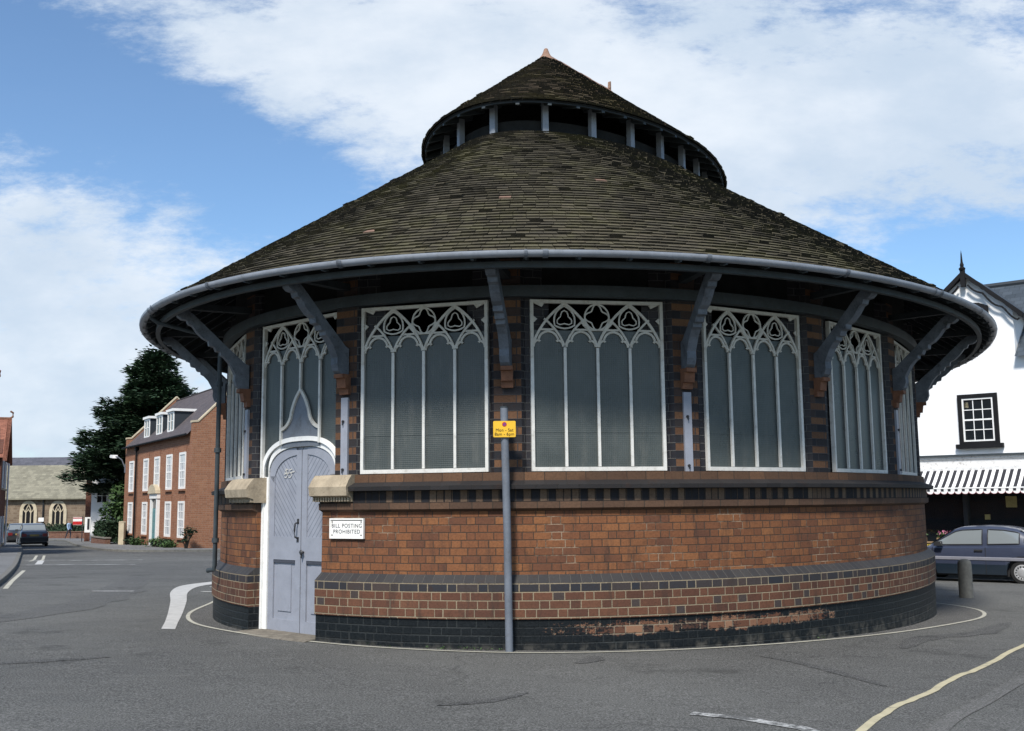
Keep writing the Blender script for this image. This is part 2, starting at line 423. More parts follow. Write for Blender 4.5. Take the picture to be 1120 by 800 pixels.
M['bark'] = mat('dark_bark', (.06, .045, .034), .9, .2, var=.4, scale=8, bump=.6, bscale=20)
M['paint_line'] = None

# ------------------------------------------------------------------ ground level
def gz(x, y):
    x = max(-70, min(45, x)); t = min(y, 105) - 13.3
    s = .4 * t + .6 * (math.log1p(math.exp(-abs(t))) + max(t, 0))
    return -.0145 * x - .0238 * s

def asphalt(name, base, patch=.25, cracks=True):
    m, t, b = newmat(name)
    P = t.geo('Position')
    big = t.noise(P, .16, 5, .6); mid = t.noise(P, 1.3, 6, .65); grit = t.noise(P, 62, 4, .85); g2 = t.noise(P, 24, 5, .8)
    drag = t.noise(t.comb(t.math('MULTIPLY', t.sep(P)[0], .5), t.math('MULTIPLY', t.sep(P)[1], 2.4)), 2.2, 6, .7)
    c = t.mix(t.smooth(big, .35, .65), tuple(x * (1 - patch) for x in base) + (1,), tuple(x * (1 + patch * .8) for x in base) + (1,))
    c = t.mix(t.smooth(mid, .5, .75, 0, .35), c, tuple(x * .62 for x in base) + (1,))
    c = t.mix(t.smooth(drag, .54, .68, 0, .55), c, tuple(x * 1.55 for x in base) + (1,))
    c = t.mix(t.smooth(drag, .45, .32, 0, .55), c, tuple(x * .5 for x in base) + (1,))
    c = t.mix(t.smooth(grit, .44, .62, 0, .9), c, t.mix(.62, c, (.30, .295, .28, 1)))
    c = t.mix(t.smooth(grit, .44, .34, 0, .7), c, (.02, .02, .02, 1))
    c = t.mix(t.smooth(g2, .57, .68, 0, .6), c, (.022, .022, .022, 1))
    c = t.mix(t.smooth(t.noise(P, .55, 6, .7), .56, .66, 0, .45), c, tuple(x * .45 for x in base) + (1,))
    if cracks:
        v = t.new('ShaderNodeTexVoronoi', feature='DISTANCE_TO_EDGE'); v.inputs['Scale'].default_value = .22
        wv = t.new('ShaderNodeVectorMath', operation='ADD'); t.l.new(P, wv.inputs[0])
        nn = t.new('ShaderNodeTexNoise'); nn.inputs['Scale'].default_value = 1.2; nn.inputs['Detail'].default_value = 6; t.l.new(P, nn.inputs['Vector'])
        sc = t.new('ShaderNodeVectorMath', operation='SCALE'); t.l.new(nn.outputs['Color'], sc.inputs[0]); sc.inputs[3].default_value = 1.6
        t.l.new(sc.outputs[0], wv.inputs[1]); t.l.new(wv.outputs[0], v.inputs['Vector'])
        ck = t.math('MULTIPLY', t.smooth(v.outputs['Distance'], .001, .006, 1, 0), t.smooth(t.noise(P, .35, 3), .42, .55))
        c = t.mix(t.math('MULTIPLY', ck, .38), c, (.02, .02, .02, 1))
    t.put(b.inputs['Base Color'], c)
    t.put(b.inputs['Roughness'], t.math('ADD', .72, t.math('MULTIPLY', mid, .25)))
    b.inputs['Specular IOR Level'].default_value = .3
    t.put(b.inputs['Normal'], t.bump(t.math('ADD', t.math('MULTIPLY', grit, 1.0), g2), .55, .012))
    return m
M['asphalt'] = asphalt('grey_asphalt', (.062, .062, .056), .42)
M['asphalt_dark'] = asphalt('dirty_dark_asphalt', (.055, .051, .045), .3)
M['paving'] = asphalt('grey_paving', (.13, .13, .128), .2)
M['kerbstone'] = mat('kerb_stone', (.15, .145, .13), .9, .2, var=.25, scale=7, bump=.4, dirt=(.1, .1, .09))

def linemat(name, col, wear):
    m, t, b = newmat(name)
    P = t.geo('Position')
    n = t.math('ADD', t.math('MULTIPLY', t.noise(P, 22, 6, .75), .6), t.math('MULTIPLY', t.noise(P, 2.2, 4), .45))
    w = t.smooth(n, wear, wear + .13)
    c = t.mix(t.smooth(t.noise(P, 6, 4), .3, .7), tuple(x * .82 for x in col) + (1,), (*col, 1))
    c = t.mix(w, c, (.1, .1, .095, 1))
    t.put(b.inputs['Base Color'], c); b.inputs['Roughness'].default_value = .8
    t.put(b.inputs['Normal'], t.bump(t.noise(P, 80, 3), .4, .008))
    return m
M['line_white'] = linemat('white_road_paint', (.50, .49, .465), .59)
M['line_cream'] = linemat('cream_road_paint', (.46, .44, .36), .575)
M['line_yellow'] = linemat('faded_yellow_road_paint', (.50, .445, .29), .565)
M['line_faint'] = linemat('worn_white_road_paint', (.5, .5, .48), .47)

def sheet(name, pts_l, pts_r, m, dz=.004, kind='structure', nsub=1):
    """strip of ground between two edge lines"""
    mb = MB(); rows = []
    for a, b in zip(pts_l, pts_r):
        rows.append([(a[0] + (b[0] - a[0]) * k / nsub, a[1] + (b[1] - a[1]) * k / nsub) for k in range(nsub + 1)])
    mb.grid([[(x, y, gz(x, y) + dz) for x, y in r] for r in rows], 0)
    o = mb.build(name, m, merge=False)
    return tag(o, kind=kind)

def catmull(pts, n=8, closed=False):
    out = []; N = len(pts)
    rng = range(N) if closed else range(N - 1)
    for i in rng:
        p = [pts[(i + k) % N] if closed else pts[max(0, min(N - 1, i + k))] for k in (-1, 0, 1, 2)]
        for j in range(n):
            t = j / n
            out.append(tuple(.5 * (2 * p[1][c] + (p[2][c] - p[0][c]) * t + (2 * p[0][c] - 5 * p[1][c] + 4 * p[2][c] - p[3][c]) * t * t + (3 * p[1][c] - p[0][c] - 3 * p[2][c] + p[3][c]) * t ** 3) for c in (0, 1)))
    if not closed: out.append(tuple(pts[-1]))
    return out

def offs(line, d, closed=False):
    out = []; n = len(line)
    for i in range(n):
        a = line[(i - 1) % n] if closed or i else line[i]; b = line[(i + 1) % n] if closed or i < n - 1 else line[i]
        dx, dy = b[0] - a[0], b[1] - a[1]; l = math.hypot(dx, dy) or 1
        out.append((line[i][0] - dy / l * d, line[i][1] + dx / l * d))
    return out

def strip_line(name, line, w, m, dz=.004, closed=False):
    a, b = offs(line, w / 2, closed), offs(line, -w / 2, closed)
    if closed: a.append(a[0]); b.append(b[0])
    return sheet(name, a, b, m, dz)

# ground sheet
ys = [-30, -15, -6, 0] + [i * .5 for i in range(1, 61)] + [31 + i * 2 for i in range(0, 40)] + [115, 140, 200, 320, 600]
xs = [-600, -250, -120, -70, -50, -30, -20, -12, -6, 0, 6, 12, 20, 30, 45, 80, 200, 600]
mb = MB(); mb.grid([[(x, y, gz(x, y)) for x in xs] for y in ys])
tag(mb.build('road', M['asphalt'], smooth=60), kind='structure')

# ------------------------------------------------------------------ the oval plan of the market
CX, CY, PSI = 1.335, 18.8333, 1.196
B0 = 5.6632; A0 = B0 + 1.8235
CP, SP = math.cos(PSI), math.sin(PSI)
def EP(t, r):
    back = 1.9 * max(0.0, min(1.0, (r - 3.0) / 2.2)) if math.cos(t) > 0 else 0.0      # the far end is a little longer
    ex, ey = (A0 + back) * math.cos(t), B0 * math.sin(t)
    nx, ny = B0 * math.cos(t), A0 * math.sin(t); l = math.hypot(nx, ny)
    ex += nx / l * (r - B0); ey += ny / l * (r - B0)
    return (CX + CP * ex - SP * ey, CY + SP * ex + CP * ey)
def EN(t):
    nx, ny = B0 * math.cos(t), A0 * math.sin(t); l = math.hypot(nx, ny); nx /= l; ny /= l
    return (CP * nx - SP * ny, SP * nx + CP * ny)
NT_ = 2880
ARC = [0.0]
for i in range(NT_):
    a = EP(2 * PI * i / NT_, 5.6); b = EP(2 * PI * (i + 1) / NT_, 5.6)
    ARC.append(ARC[-1] + math.hypot(a[0] - b[0], a[1] - b[1]))
PER = ARC[-1]
def arc(t):
    k = t / (2 * PI) * NT_; w = math.floor(k / NT_); k -= w * NT_; i = int(k)
    return ARC[i] + (ARC[min(i + 1, NT_)] - ARC[i]) * (k - i) + w * PER
def inv_arc(s):
    w = math.floor(s / PER); s -= w * PER
    lo, hi = 0, NT_
    while hi - lo > 1:
        m_ = (lo + hi) // 2
        if ARC[m_] <= s: lo = m_
        else: hi = m_
    f = (s - ARC[lo]) / max(1e-9, ARC[hi] - ARC[lo])
    return 2 * PI * (lo + f) / NT_ + w * 2 * PI
T0 = R(193.9); S0 = arc(T0)
def ucoord(t): return arc(t) - S0           # metres along the wall, 0 at the pier behind the pole

front = [R(a) for a in (152.0, 173.2, 193.9, 214.3, 233.0, 251.9)]
piers = list(front)
gap = PER - (arc(front[-1]) - arc(front[0])); nb = round(gap / 2.15)
for k in range(1, nb): piers.append(inv_arc(arc(front[-1]) + gap * k / nb))
NP = len(piers)
DOOR_L, DOOR_R = R(156.2), R(169.9)         # ends of the low wall beside the door

market = empty('market_hall', (CX, CY, 0), 0, 'oval brick market hall with a mossy tiled roof and white gothic windows', 'market hall')

def lathe_t(mb, prof, t0, t1, n, mats_, closed=False, uvmode=True):
    """profile (r, z) swept along the oval between two parameters; one material per segment"""
    ts = [t0 + (t1 - t0) * k / n for k in range(n + 1)]
    ul = [ucoord(t) for t in ts]
    L = 0.0
    for j in range(len(prof) - 1):
        (r0, z0), (r1, z1) = prof[j], prof[j + 1]
        seg = math.hypot(r1 - r0, z1 - z0)
        v0, v1 = (z0, z1) if abs(z1 - z0) > abs(r1 - r0) * .8 else (z0, z0 + (seg if z1 >= z0 else -seg))
        rows = []; uvs = []
        for r, z, v in ((r0, z0, v0), (r1, z1, v1)):
            rows.append([(*EP(t, r), z) for t in ts]); uvs.append([(u, v) for u in ul])
        mb.grid(rows, mats_[j], uvs=uvs)

# low wall: tarred base, plinth, bullnose course, dado, cornice
WALLM = [M['tar'], M['plinth'], M['bullnose'], M['dado'], M['ledge'], M['soldier'], M['black'], M['lip'], M['sillbrick']]
wall_prof = [(5.665, -.35), (5.668, .335), (5.690, .345), (5.692, .725), (5.585, .81), (5.580, 1.50), (5.640, 1.53), (5.645, 1.60),
             (5.625, 1.605), (5.627, 1.735), (5.725, 1.74), (5.732, 1.785), (5.60, 1.835), (5.595, 1.925), (5.40, 1.93)]
wall_m = [0, 1, 1, 2, 3, 4, 4, 6, 5, 6, 7, 7, 8, 8]  # black faces put the shade of the cornice recesses into the colour
mb = MB()
lathe_t(mb, wall_prof, DOOR_R, DOOR_L + 2 * PI, 300, wall_m)
for te in (DOOR_R, DOOR_L):                                     # brick returns at the door opening
    for j in range(len(wall_prof) - 1):
        (r0, z0), (r1, z1) = wall_prof[j], wall_prof[j + 1]
        if z1 - z0 < .004: continue
        q = [(*EP(te, r0), z0), (*EP(te, 5.2), z0), (*EP(te, 5.2), z1), (*EP(te, r1), z1)]
        uv = [(r0, z0), (5.2, z0), (5.2, z1), (r1, z1)]
        if te == DOOR_R: q = q[::-1]; uv = uv[::-1]
        mb.face(q, wall_m[j], uv)
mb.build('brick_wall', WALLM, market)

# piers with blue brick splays
for i, t in enumerate(piers):
    N_ = EN(t); T_ = (-N_[1], N_[0]); c0 = EP(t, 5.55)
    def W(a, n_): return (c0[0] + T_[0] * a + N_[0] * n_, c0[1] + T_[1] * a + N_[1] * n_)
    prof = [(-.47, -.15), (-.265, -.06), (-.20, -.06), (-.155, 0), (.155, 0), (.20, -.06), (.265, -.06), (.47, -.15)]
    if i == 1: prof[0] = (-.225, -.16); prof[1] = (-.215, -.07)
    if i == 0: prof[-1] = (.235, -.16); prof[-2] = (.22, -.07)
    ms = [1, 1, 1, 0, 1, 1, 1]
    mb = MB(); L = 0
    u0 = -.15
    for j in range(7):
        a, b = prof[j], prof[j + 1]
        l = math.hypot(a[0] - b[0], a[1] - b[1])
        p, q = W(*a), W(*b)
        uu = (0.0, .3) if ms[j] == 0 else (L, L + l)
        mb.face([(*q, 1.9), (*p, 1.9), (*p, 4.35), (*q, 4.35)], ms[j], [(uu[1], 1.9), (uu[0], 1.9), (uu[0], 4.35), (uu[1], 4.35)])
        L += l
    pier = mb.build('pier', [M['pier'], M['blue']], market)

# terracotta corbels, iron straps
def frame_at(t, r, z):
    N_ = EN(t); c = EP(t, r)
    return Matrix(((N_[1], N_[0], 0, c[0]), (-N_[0], N_[1], 0, c[1]), (0, 0, 1, z), (0, 0, 0, 1)))   # x along wall, y outward, z up

def place(proto, t, r, z, first):
    o = proto if first else proto.copy()
    if not first: COL.objects.link(o)
    o.parent = None
    o.matrix_basis = frame_at(t, r, z)
    o.parent = market; o.matrix_parent_inverse = WM(market).inverted()
    return o

mb = MB()
mb.prism([(0, -.235), (.045, -.235), (.05, -.165), (.09, -.16), (.105, -.05), (.15, -.045), (.15, 0), (0, 0)], -.066, .066, axes='yz')
corbel = mb.build('corbel', M['terracotta'])
mb = MB(); mb.box(-.05, .05, 0, .03, -1.03, 0)
strap = mb.build('strap', M['doorblue'])
mb2 = MB(); mb2.tube([(0.01, .03, 0), (0.01, .048, 0)], .016, 8); mb2.box(.004, .016, .0485, .054, -.045, .008)
bolt = mb2.build('bolt', M['iron'])

# timber bracket: wavy strut from the pier up to the eaves beam; profile in (outward, up)
bp = [(0, 0), (.10, -.015), (.16, .03), (.185, .10), (.18, .18), (.21, .24), (.26, .33), (.325, .40), (.37, .425), (.375, .47), (.43, .475), (.455, .53), (.52, .545), (.53, .60),
      (.60, .635), (.68, .71), (.74, .79), (.79, .81), (.81, .86), (.875, .865), (.925, .90), (.945, .955), (.93, .985), (.80, .985), (.72, .93), (.60, .82), (.46, .69), (.32, .56), (.17, .43), (.06, .33), (0, .30)]
mb = MB(); mb.prism(bp, -.055, .055, axes='yz')
M['bracketpaint'] = mat('dull_blue_grey_timber_paint', (.105, .12, .142), .6, .35, var=.3, scale=6, bump=.2, bscale=25, dirt=(.03, .03, .03), dirt_amt=.7)
bracket = mb.build('bracket', M['bracketpaint'])
mb = MB(); mb.box(-.05, .05, -.05, .93, 0, .08)
tie = mb.build('tie_beam', M['rafter'])
for i, t in enumerate(piers):
    place(corbel, t, 5.55, 3.10, i == 0)
    for k_, o in ((0, place(bracket, t, 5.565, 3.105, i == 0)), (1, place(tie, t, 5.52, 4.108, i == 0))):
        o.matrix_basis = o.matrix_basis @ Matrix.Rotation(R(-7), 4, 'Z')
si = 0
for i in (0, 1, 3, 5, 7, 9, 11, 13, 15):
    if i >= NP: continue
    t = piers[i]
    o = strap if si == 0 else strap.copy()
    if si: COL.objects.link(o)
    o.parent = None; o.matrix_basis = frame_at(t, 5.552, 2.83)
    o.parent = market; o.matrix_parent_inverse = WM(market).inverted()
    for j, zb_ in enumerate((-.28, -.84)):
        q = bolt if si == 0 and j == 0 else bolt.copy()
        if si or j: COL.objects.link(q)
        q.parent = None; q.matrix_basis = frame_at(t, 5.552, 2.83 + zb_)
        q.parent = o; q.matrix_parent_inverse = WM(o).inverted()
    si += 1

# ring beams, boarding and eaves
def ring(name, prof, m, n=240, parent=market, smooth=None):
    mb = MB(); ts = [2 * PI * k / n for k in range(n)]
    rows = [[(*EP(t, r), z) for t in ts] for r, z in prof] 
    rows.append(rows[0])
    mb.grid(rows, 0, closed=True)
    return mb.build(name, m, parent, smooth=smooth)
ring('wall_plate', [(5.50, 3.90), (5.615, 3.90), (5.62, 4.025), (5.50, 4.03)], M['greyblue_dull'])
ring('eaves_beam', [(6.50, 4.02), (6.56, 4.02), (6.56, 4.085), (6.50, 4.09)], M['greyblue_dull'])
SL = .64
def roofz(r): return 4.165 + .645 * (6.77 - r)
mb = MB(); n = 240; ts = [2 * PI * k / n for k in range(n)]
mb.grid([[(*EP(t, r), roofz(r) - dz) for t in ts] for r, dz in ((6.70, .05), (2.05, .05), (2.05, .09), (6.70, .09), (6.70, .05))], closed=True)
mb.build('soffit_boarding', M['darkwood'], market)
mb = MB(); mb.grid([[(*EP(t, 5.45), z) for t in ts] for z in (4.02, 4.93)], closed=True); mb.grid([[(*EP(t, 5.40), z) for t in ts] for z in (4.02, 4.93)], closed=True)
mb.build('frieze_board', M['darkwood'], market)
mb = MB(); z0, z1 = 0, 0
Mr = [(0, 0), (1.45, 0), (1.45, .085), (0, .085)]
pr = [(5.35, roofz(5.35) - .18), (6.66, roofz(6.66) - .165), (6.665, roofz(6.665) - .088), (5.35, roofz(5.35) - .088)]
mb.prism([(r - 5.5, z - 4.0) for r, z in pr], -.032, .032, axes='yz')
rafter = mb.build('rafter', M['rafter'])
for k in range(100): place(rafter, inv_arc(S0 + PER * (k + .5) / 100), 5.5, 4.0, k == 0)
# light cut ends of the rafters with gutter brackets
mb = MB(); mb.box(-.03, .03, 0, .012, -.035, .03); mb.box(-.012, .012, .0, .075, -.05, -.038)
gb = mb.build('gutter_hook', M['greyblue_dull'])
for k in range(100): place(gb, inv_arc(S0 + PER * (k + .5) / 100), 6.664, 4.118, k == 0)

# gutter, half round, in short straight lengths, with collars
mb = MB(); ng = 84
gp = [(.052 * math.cos(a), .052 * math.sin(a)) for a in [PI - .25 + (PI + .5) * k / 12 for k in range(13)]]
gp += [(.044 * math.cos(a), .044 * math.sin(a)) for a in [2 * PI + .25 - (PI + .5) * k / 12 for k in range(13)]]
rows = []
for k in range(ng * 2):
    t = inv_arc(PER * k / (ng * 2)); rows.append([(*EP(t, 6.735 + a), 4.136 + b) for a, b in gp])
rows.append(rows[0]); mb.grid(rows, closed=True)
gut = mb.build('gutter', M['gutter'], market, smooth=40)
mb = MB()
for k in range(28):
    for o_, hw in ((0, .012), (.16, .022)):
        rows = []
        for s in (-hw, hw):
            t = inv_arc(PER * k / 28 + s + o_ * (k % 3 == 0)); rows.append([(*EP(t, 6.735 + a * 1.22), 4.136 + b * 1.22) for a, b in gp[:13]])
        mb.grid(rows)
split_build(mb, 'gutter_collar', M['bracketpaint'], gut)

# tiled roofs: every tile a thin slab with its own tilt
def tile_roof(name, lower, upper, ncourse, width, m, thick=.024, sag=.012):
    mb = MB()
    for i in range(ncourse):
        f0, f1 = i / ncourse, min(1.0, (i + 1.25) / ncourse)
        tsr = [2 * PI * k / 180 for k in range(181)]
        L0 = [lower(t, f0) for t in tsr]
        per = sum((Vector(L0[k]) - Vector(L0[k + 1])).length for k in range(180))
        n = max(10, round(per / width)); ph = random.random()
        cum = [0.0]
        for k in range(180): cum.append(cum[-1] + (Vector(L0[k]) - Vector(L0[k + 1])).length)
        k = 0; tj = []
        for j in range(n + 1):
            s = per * j / n
            while k < 179 and cum[k + 1] < s: k += 1
            tj.append(2 * PI * (k + (s - cum[k]) / max(1e-9, cum[k + 1] - cum[k])) / 180)
        sh = ph * 2 * PI / n
        for j in range(n):
            a, b = tj[j] + sh, tj[j + 1] + sh
            g = (b - a) * .02; a += g; b -= g
            lift = thick + random.uniform(-.003, .008) + (random.random() < .015) * .02
            p0, p1 = Vector(lower(a, f0)), Vector(lower(b, f0)); q0, q1 = Vector(lower(a, f1)), Vector(lower(b, f1))
            w = sag * mn.noise(Vector((p0.x * .9, p0.y * .9, p0.z * 2.5)))
            up = (p1 - p0).cross(q0 - p0)
            if up.length < 1e-7: up = Vector((0, 0, 1))
            up.normalize()
            if up.z < 0: up = -up
            dn = (p0 - q0).normalized() * (random.uniform(-.006, .006) + w)
            p0 += dn; p1 += dn + (p0 - q0).normalized() * random.uniform(-.004, .004)
            l2 = lift + random.uniform(-.004, .004)
            i0 = len(mb.v)
            mb.v += [tuple(p0 + up * lift), tuple(p1 + up * l2), tuple(q1 + up * .002), tuple(q0 + up * .002), tuple(p0 - up * .004), tuple(p1 - up * .004)]
            for fc in ((0, 1, 2, 3), (4, 5, 1, 0), (0, 3, 4), (1, 5, 2)):
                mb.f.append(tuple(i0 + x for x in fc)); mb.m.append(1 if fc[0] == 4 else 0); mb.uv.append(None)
    return mb.build(name, m, market)
tile_roof('main_roof', lambda t, f: (*EP(t, 6.715 + (2.16 - 6.715) * f), 4.148 + .648 * (6.715 - 2.16) * f), None, 52, .15, [M['tile'], M['tile_edge']])
# second roof: lantern with a short ridge
RA, RB = Vector((.67, 18.03, 9.58)), Vector((1.92, 19.67, 9.58))
RM = (RA + RB) / 2; RH = (RB - RA) / 2
def upper(t, f):
    e = EP(t, 2.55); k = max(-1.0, min(1.0, math.cos(t) * 1.7))
    r = RM + RH * k
    return (e[0] + (r.x - e[0]) * f, e[1] + (r.y - e[1]) * f, 7.45 + (9.58 - 7.45) * f)
tile_roof('lantern_roof', upper, None, 34, .16, [M['tile2'], M['tile_edge2']])
mb = MB(); mb.grid([[(lambda p: (p[0], p[1], p[2] - dz))(upper(t, f)) for t in ts] for f, dz in ((.012, .03), (.97, .03), (.97, .05), (.012, .05), (.012, .03))], closed=True)
mb.build('lantern_soffit', M['darkwood'], market)
ring('lantern_fascia', [(2.47, 7.405), (2.50, 7.405), (2.505, 7.445), (2.47, 7.455)], M['rafter'], 160)
ring('lantern_plate', [(2.13, 7.52), (2.25, 7.52), (2.25, 7.62), (2.13, 7.62)], M['rafter'], 160)
ring('lantern_curb', [(2.02, 7.0), (2.12, 7.0), (2.12, 7.27), (2.02, 7.27)], M['darkwood'], 160)
mb = MB(); mb.box(-.045, .045, -.045, .045, 0, .60)
post = mb.build('lantern_post', M['gutter'])
PERL = [0.0]
for k in range(720):
    a, b = EP(2 * PI * k / 720, 2.2), EP(2 * PI * (k + 1) / 720, 2.2); PERL.append(PERL[-1] + math.hypot(a[0] - b[0], a[1] - b[1]))
def inv_l(s):
    s %= PERL[-1]
    for k in range(720):
        if PERL[k + 1] >= s: return 2 * PI * (k + (s - PERL[k]) / (PERL[k + 1] - PERL[k])) / 720
    return 0
tl_shift = .557 / 23; NL = 25
tl0 = next(PERL[k] for k in range(721) if k / 2 >= 190.0)
tl0 += PERL[-1] * tl_shift
for k in range(NL): place(post, inv_l(tl0 + PERL[-1] * k / NL), 2.2, 7.03, k == 0)
mb = MB(); mb.prism([(-.2, .16), (.30, -.01), (.30, .06), (-.2, .25)], -.028, .028, axes='yz')
lr = mb.build('lantern_rafter', M['greyblue_dull'])
for k in range(NL * 2): place(lr, inv_l(tl0 + PERL[-1] * k / NL / 2), 2.2, 7.385, k == 0)
# ridge tiles and end finials
d = (RB - RA).normalized(); nside = Vector((-d.y, d.x, 0))
mb = MB(); rows = []
nr = 6
for k in range(nr):
    a = RA + d * ((RB - RA).length * k / nr + .02) ; b = RA + d * ((RB - RA).length * (k + 1) / nr - .004)
    lf = .02 + .008 * (k % 2)
    mb.grid([[p + nside * x + Vector((0, 0, z + lf)) for x, z in ((-.15, -.11), (-.06, -.02), (0, .01), (.06, -.02), (.15, -.11))] for p in (a, b)])
mb.build('ridge_tiles', M['lightterra'], market, smooth=60)
def finial(p, sgn, s=1.0):
    mb = MB()
    # hip cap: a small cone-like hood with a knob
    prof = [(.21, -.14), (.17, -.07), (.11, 0), (.075, .07), (.055, .13), (.045, .16), (.03, .175), (0, .178)]
    mb.lathe([(r * s, z * s) for r, z in prof], 14, (p.x, p.y), 0, p.z)
    return mb.build('finial', M['lightterra'], market, smooth=50)
finial(RA - Vector((0, 0, .01)), -1, .8); 
mb = MB(); c = RB + d * .02
mb.prism([(-.10, -.1), (.08, -.12), (.08, .20), (.062, .205), (.045, .07), (-.06, .02)], -.03, .03, M=Matrix.Translation(c) @ Matrix(((d.x, nside.x, 0, 0), (d.y, nside.y, 0, 0), (0, 0, 1, 0), (0, 0, 0, 1))))
mb.build('finial', M['lightterra'], market)

# ------------------------------------------------------------------ gothic windows: one pattern, one per bay
WW, WZ0, WZ1 = 1.52, 1.935, 3.875
def arcpts(a, b, bulge, n=10):
    """circular-ish arc from a to b bulging left of a->b"""
    out = []
    dx, dz = b[0] - a[0], b[1] - a[1]; l = math.hypot(dx, dz); nx, nz = -dz / l, dx / l
    for k in range(n + 1):
        t = k / n; h = 4 * bulge * t * (1 - t)
        out.append((a[0] + dx * t + nx * h, a[1] + dz * t + nz * h))
    return out
def tracery(w, door=False):
    mb = MB(); h = w / 2; q = w / 4; zs, zt = 3.36, WZ1 - .035
    D0, D1 = -.012, .014
    fr = .037
    # frame: butt-jointed bars (y outward is +, so front = -? handled by frame_at: y outward)
    for s_ in (-1, 1):
        mb.box(s_ * h - fr / 2, s_ * h + fr / 2, -.03, .022, WZ0, 3.2, 1); mb.box(s_ * h - fr / 2, s_ * h + fr / 2, -.03, .022, 3.201, WZ1)  # white below, duller white above: eave shade put into the paint colour
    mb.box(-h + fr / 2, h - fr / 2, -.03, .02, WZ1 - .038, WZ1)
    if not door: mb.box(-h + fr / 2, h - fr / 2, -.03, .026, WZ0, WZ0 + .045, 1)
    def bar(p, wd=.03, dd=0.0): mb.bar2d(p, wd, D1 - .001 - dd * .7, D0 - dd * .3)
    for k in (-1, 0, 1):
        x = k * q
        z0 = WZ0 + .05
        if door: z0 = 2.98 if k == 0 else 2.33
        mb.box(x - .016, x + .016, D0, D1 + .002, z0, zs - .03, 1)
    # big arches over pairs of lights (two), and the intersecting ribs
    for c in (-q, q):
        bar(arcpts((c - q, zs - .02), (c, zt), .05), .028)
        bar(arcpts((c, zt), (c + q, zs - .02), .05), .028, .003)
    for k in (-1, 1):
        x = k * q
        bar(arcpts((x, zs - .02), (x - q * .62, zs + .30), -.028), .023, .006)
        bar(arcpts((x, zs - .02), (x + q * .62, zs + .30), .028), .023, .006)
    bar(arcpts((0, zs - .02), (-q * .50, zs + .27), -.02), .021, .009); bar(arcpts((0, zs - .02), (q * .50, zs + .27), .02), .021, .009)
    # heads of the four lights: cusped arches
    for k in range(4):
        a = -h + k * q; b = a + q; m_ = (a + b) / 2; e = .02
        top = zs + .155
        cusp = .055
        P1 = arcpts((a + e, zs - .02), (a + q * .20, zs + .055), .018, 5)
        P2 = arcpts((a + q * .20, zs + .055), (m_, top), .028, 7)
        bar(P1, .024, .012); bar(P2, .024, .012)
        bar([(2 * m_ - x, z) for x, z in P1][::-1], .024, .012); bar([(2 * m_ - x, z) for x, z in P2][::-1], .024, .012)
        mb.prism([(a + q * .20 - .01, zs + .075), (a + q * .20 + .03, zs + .045), (a + q * .20 + .005, zs + .03)], D1 - .014, D0)
        mb.prism([(b - q * .20 + .01, zs + .075), (b - q * .20 - .03, zs + .045), (b - q * .20 - .005, zs + .03)], D1 - .014, D0)
    bar([(-h + .10, zs + .175), (-q - .1, zs + .178)], .022, .015); bar([(-q + .1, zs + .178), (q - .1, zs + .178)], .022, .015); bar([(q + .1, zs + .178), (h - .10, zs + .175)], .022, .015)
    # trefoil triangles below the two apexes
    for c in (-q, q):
        T = [(c, zt - .03), (c - .115, zs + .225), (c + .115, zs + .225)]
        P = arcpts(T[0], T[1], -.05, 6)[:-1] + arcpts(T[1], T[2], -.035, 6)[:-1] + arcpts(T[2], T[0], -.05, 6)[:-1]
        mb.bar2d(P, .018, D1 - .01, D0, closed=True)
        Q = []
        for k in range(18):
            a = 2 * PI * k / 18 + PI / 2; r = .075 + .022 * math.cos(3 * (a - PI / 2))
            Q.append((c + r * math.cos(a), zs + .30 + r * math.sin(a)))
        mb.bar2d(Q, .013, D1 - .012, D0, closed=True)
    # quatrefoil in the middle
    cz = zt - .155; Q = []; C = []
    for k in range(32):
        a = 2 * PI * k / 32; r = .115 + .026 * math.cos(4 * a)
        Q.append((r * math.cos(a), cz + r * 1.05 * math.sin(a))); C.append((.142 * math.cos(a), cz + .148 * math.sin(a)))
    mb.bar2d(Q, .015, D1 - .012, D0, closed=True); mb.bar2d(C, .018, D1 - .008, D0, closed=True)
    # corner cusps
    for sx in (-1, 1):
        X = sx * (h - .02)
        mb.prism([(X, zt), (X - sx * .13, zt), (X - sx * .10, zt - .045), (X - sx * .055, zt - .025)], D1 - .01, D0)
        mb.prism([(X, zt - .15), (X, zt - .23), (X - sx * .045, zt - .185)], D1 - .01, D0)
    if door:        # ogee over the door: the middle mullion forks to both sides
        for sx in (-1, 1):
            P = arcpts((0, 3.0), (sx * q * .5, 2.66), sx * .03 , 6)[:-1] + arcpts((sx * q * .5, 2.66), (sx * q, 2.52), sx * -.03, 6)
            bar(P, .04)
    return mb
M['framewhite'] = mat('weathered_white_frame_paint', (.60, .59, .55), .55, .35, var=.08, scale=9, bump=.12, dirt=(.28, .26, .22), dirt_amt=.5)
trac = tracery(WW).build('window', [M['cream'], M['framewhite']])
mb = MB(); mb.box(-WW / 2, WW / 2, -.03, -.02, WZ0 + .01, 3.53); mb.box(-WW / 2 + .02, WW / 2 - .02, -.0195, -.015, 2.365, 2.375)
pane = mb.build('mesh_panel', M['mesh'])
wi = 0
for i in range(NP):
    a, b = piers[i], piers[(i + 1) % NP]
    if b < a: b += 2 * PI
    if i == 0: continue
    tm = inv_arc((arc(a) + arc(b)) / 2)
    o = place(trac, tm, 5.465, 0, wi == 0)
    q = pane if wi == 0 else pane.copy()
    if wi: COL.objects.link(q)
    q.parent = None; q.matrix_basis = frame_at(tm, 5.465, 0)
    q.parent = o; q.matrix_parent_inverse = WM(o).inverted()
    wi += 1
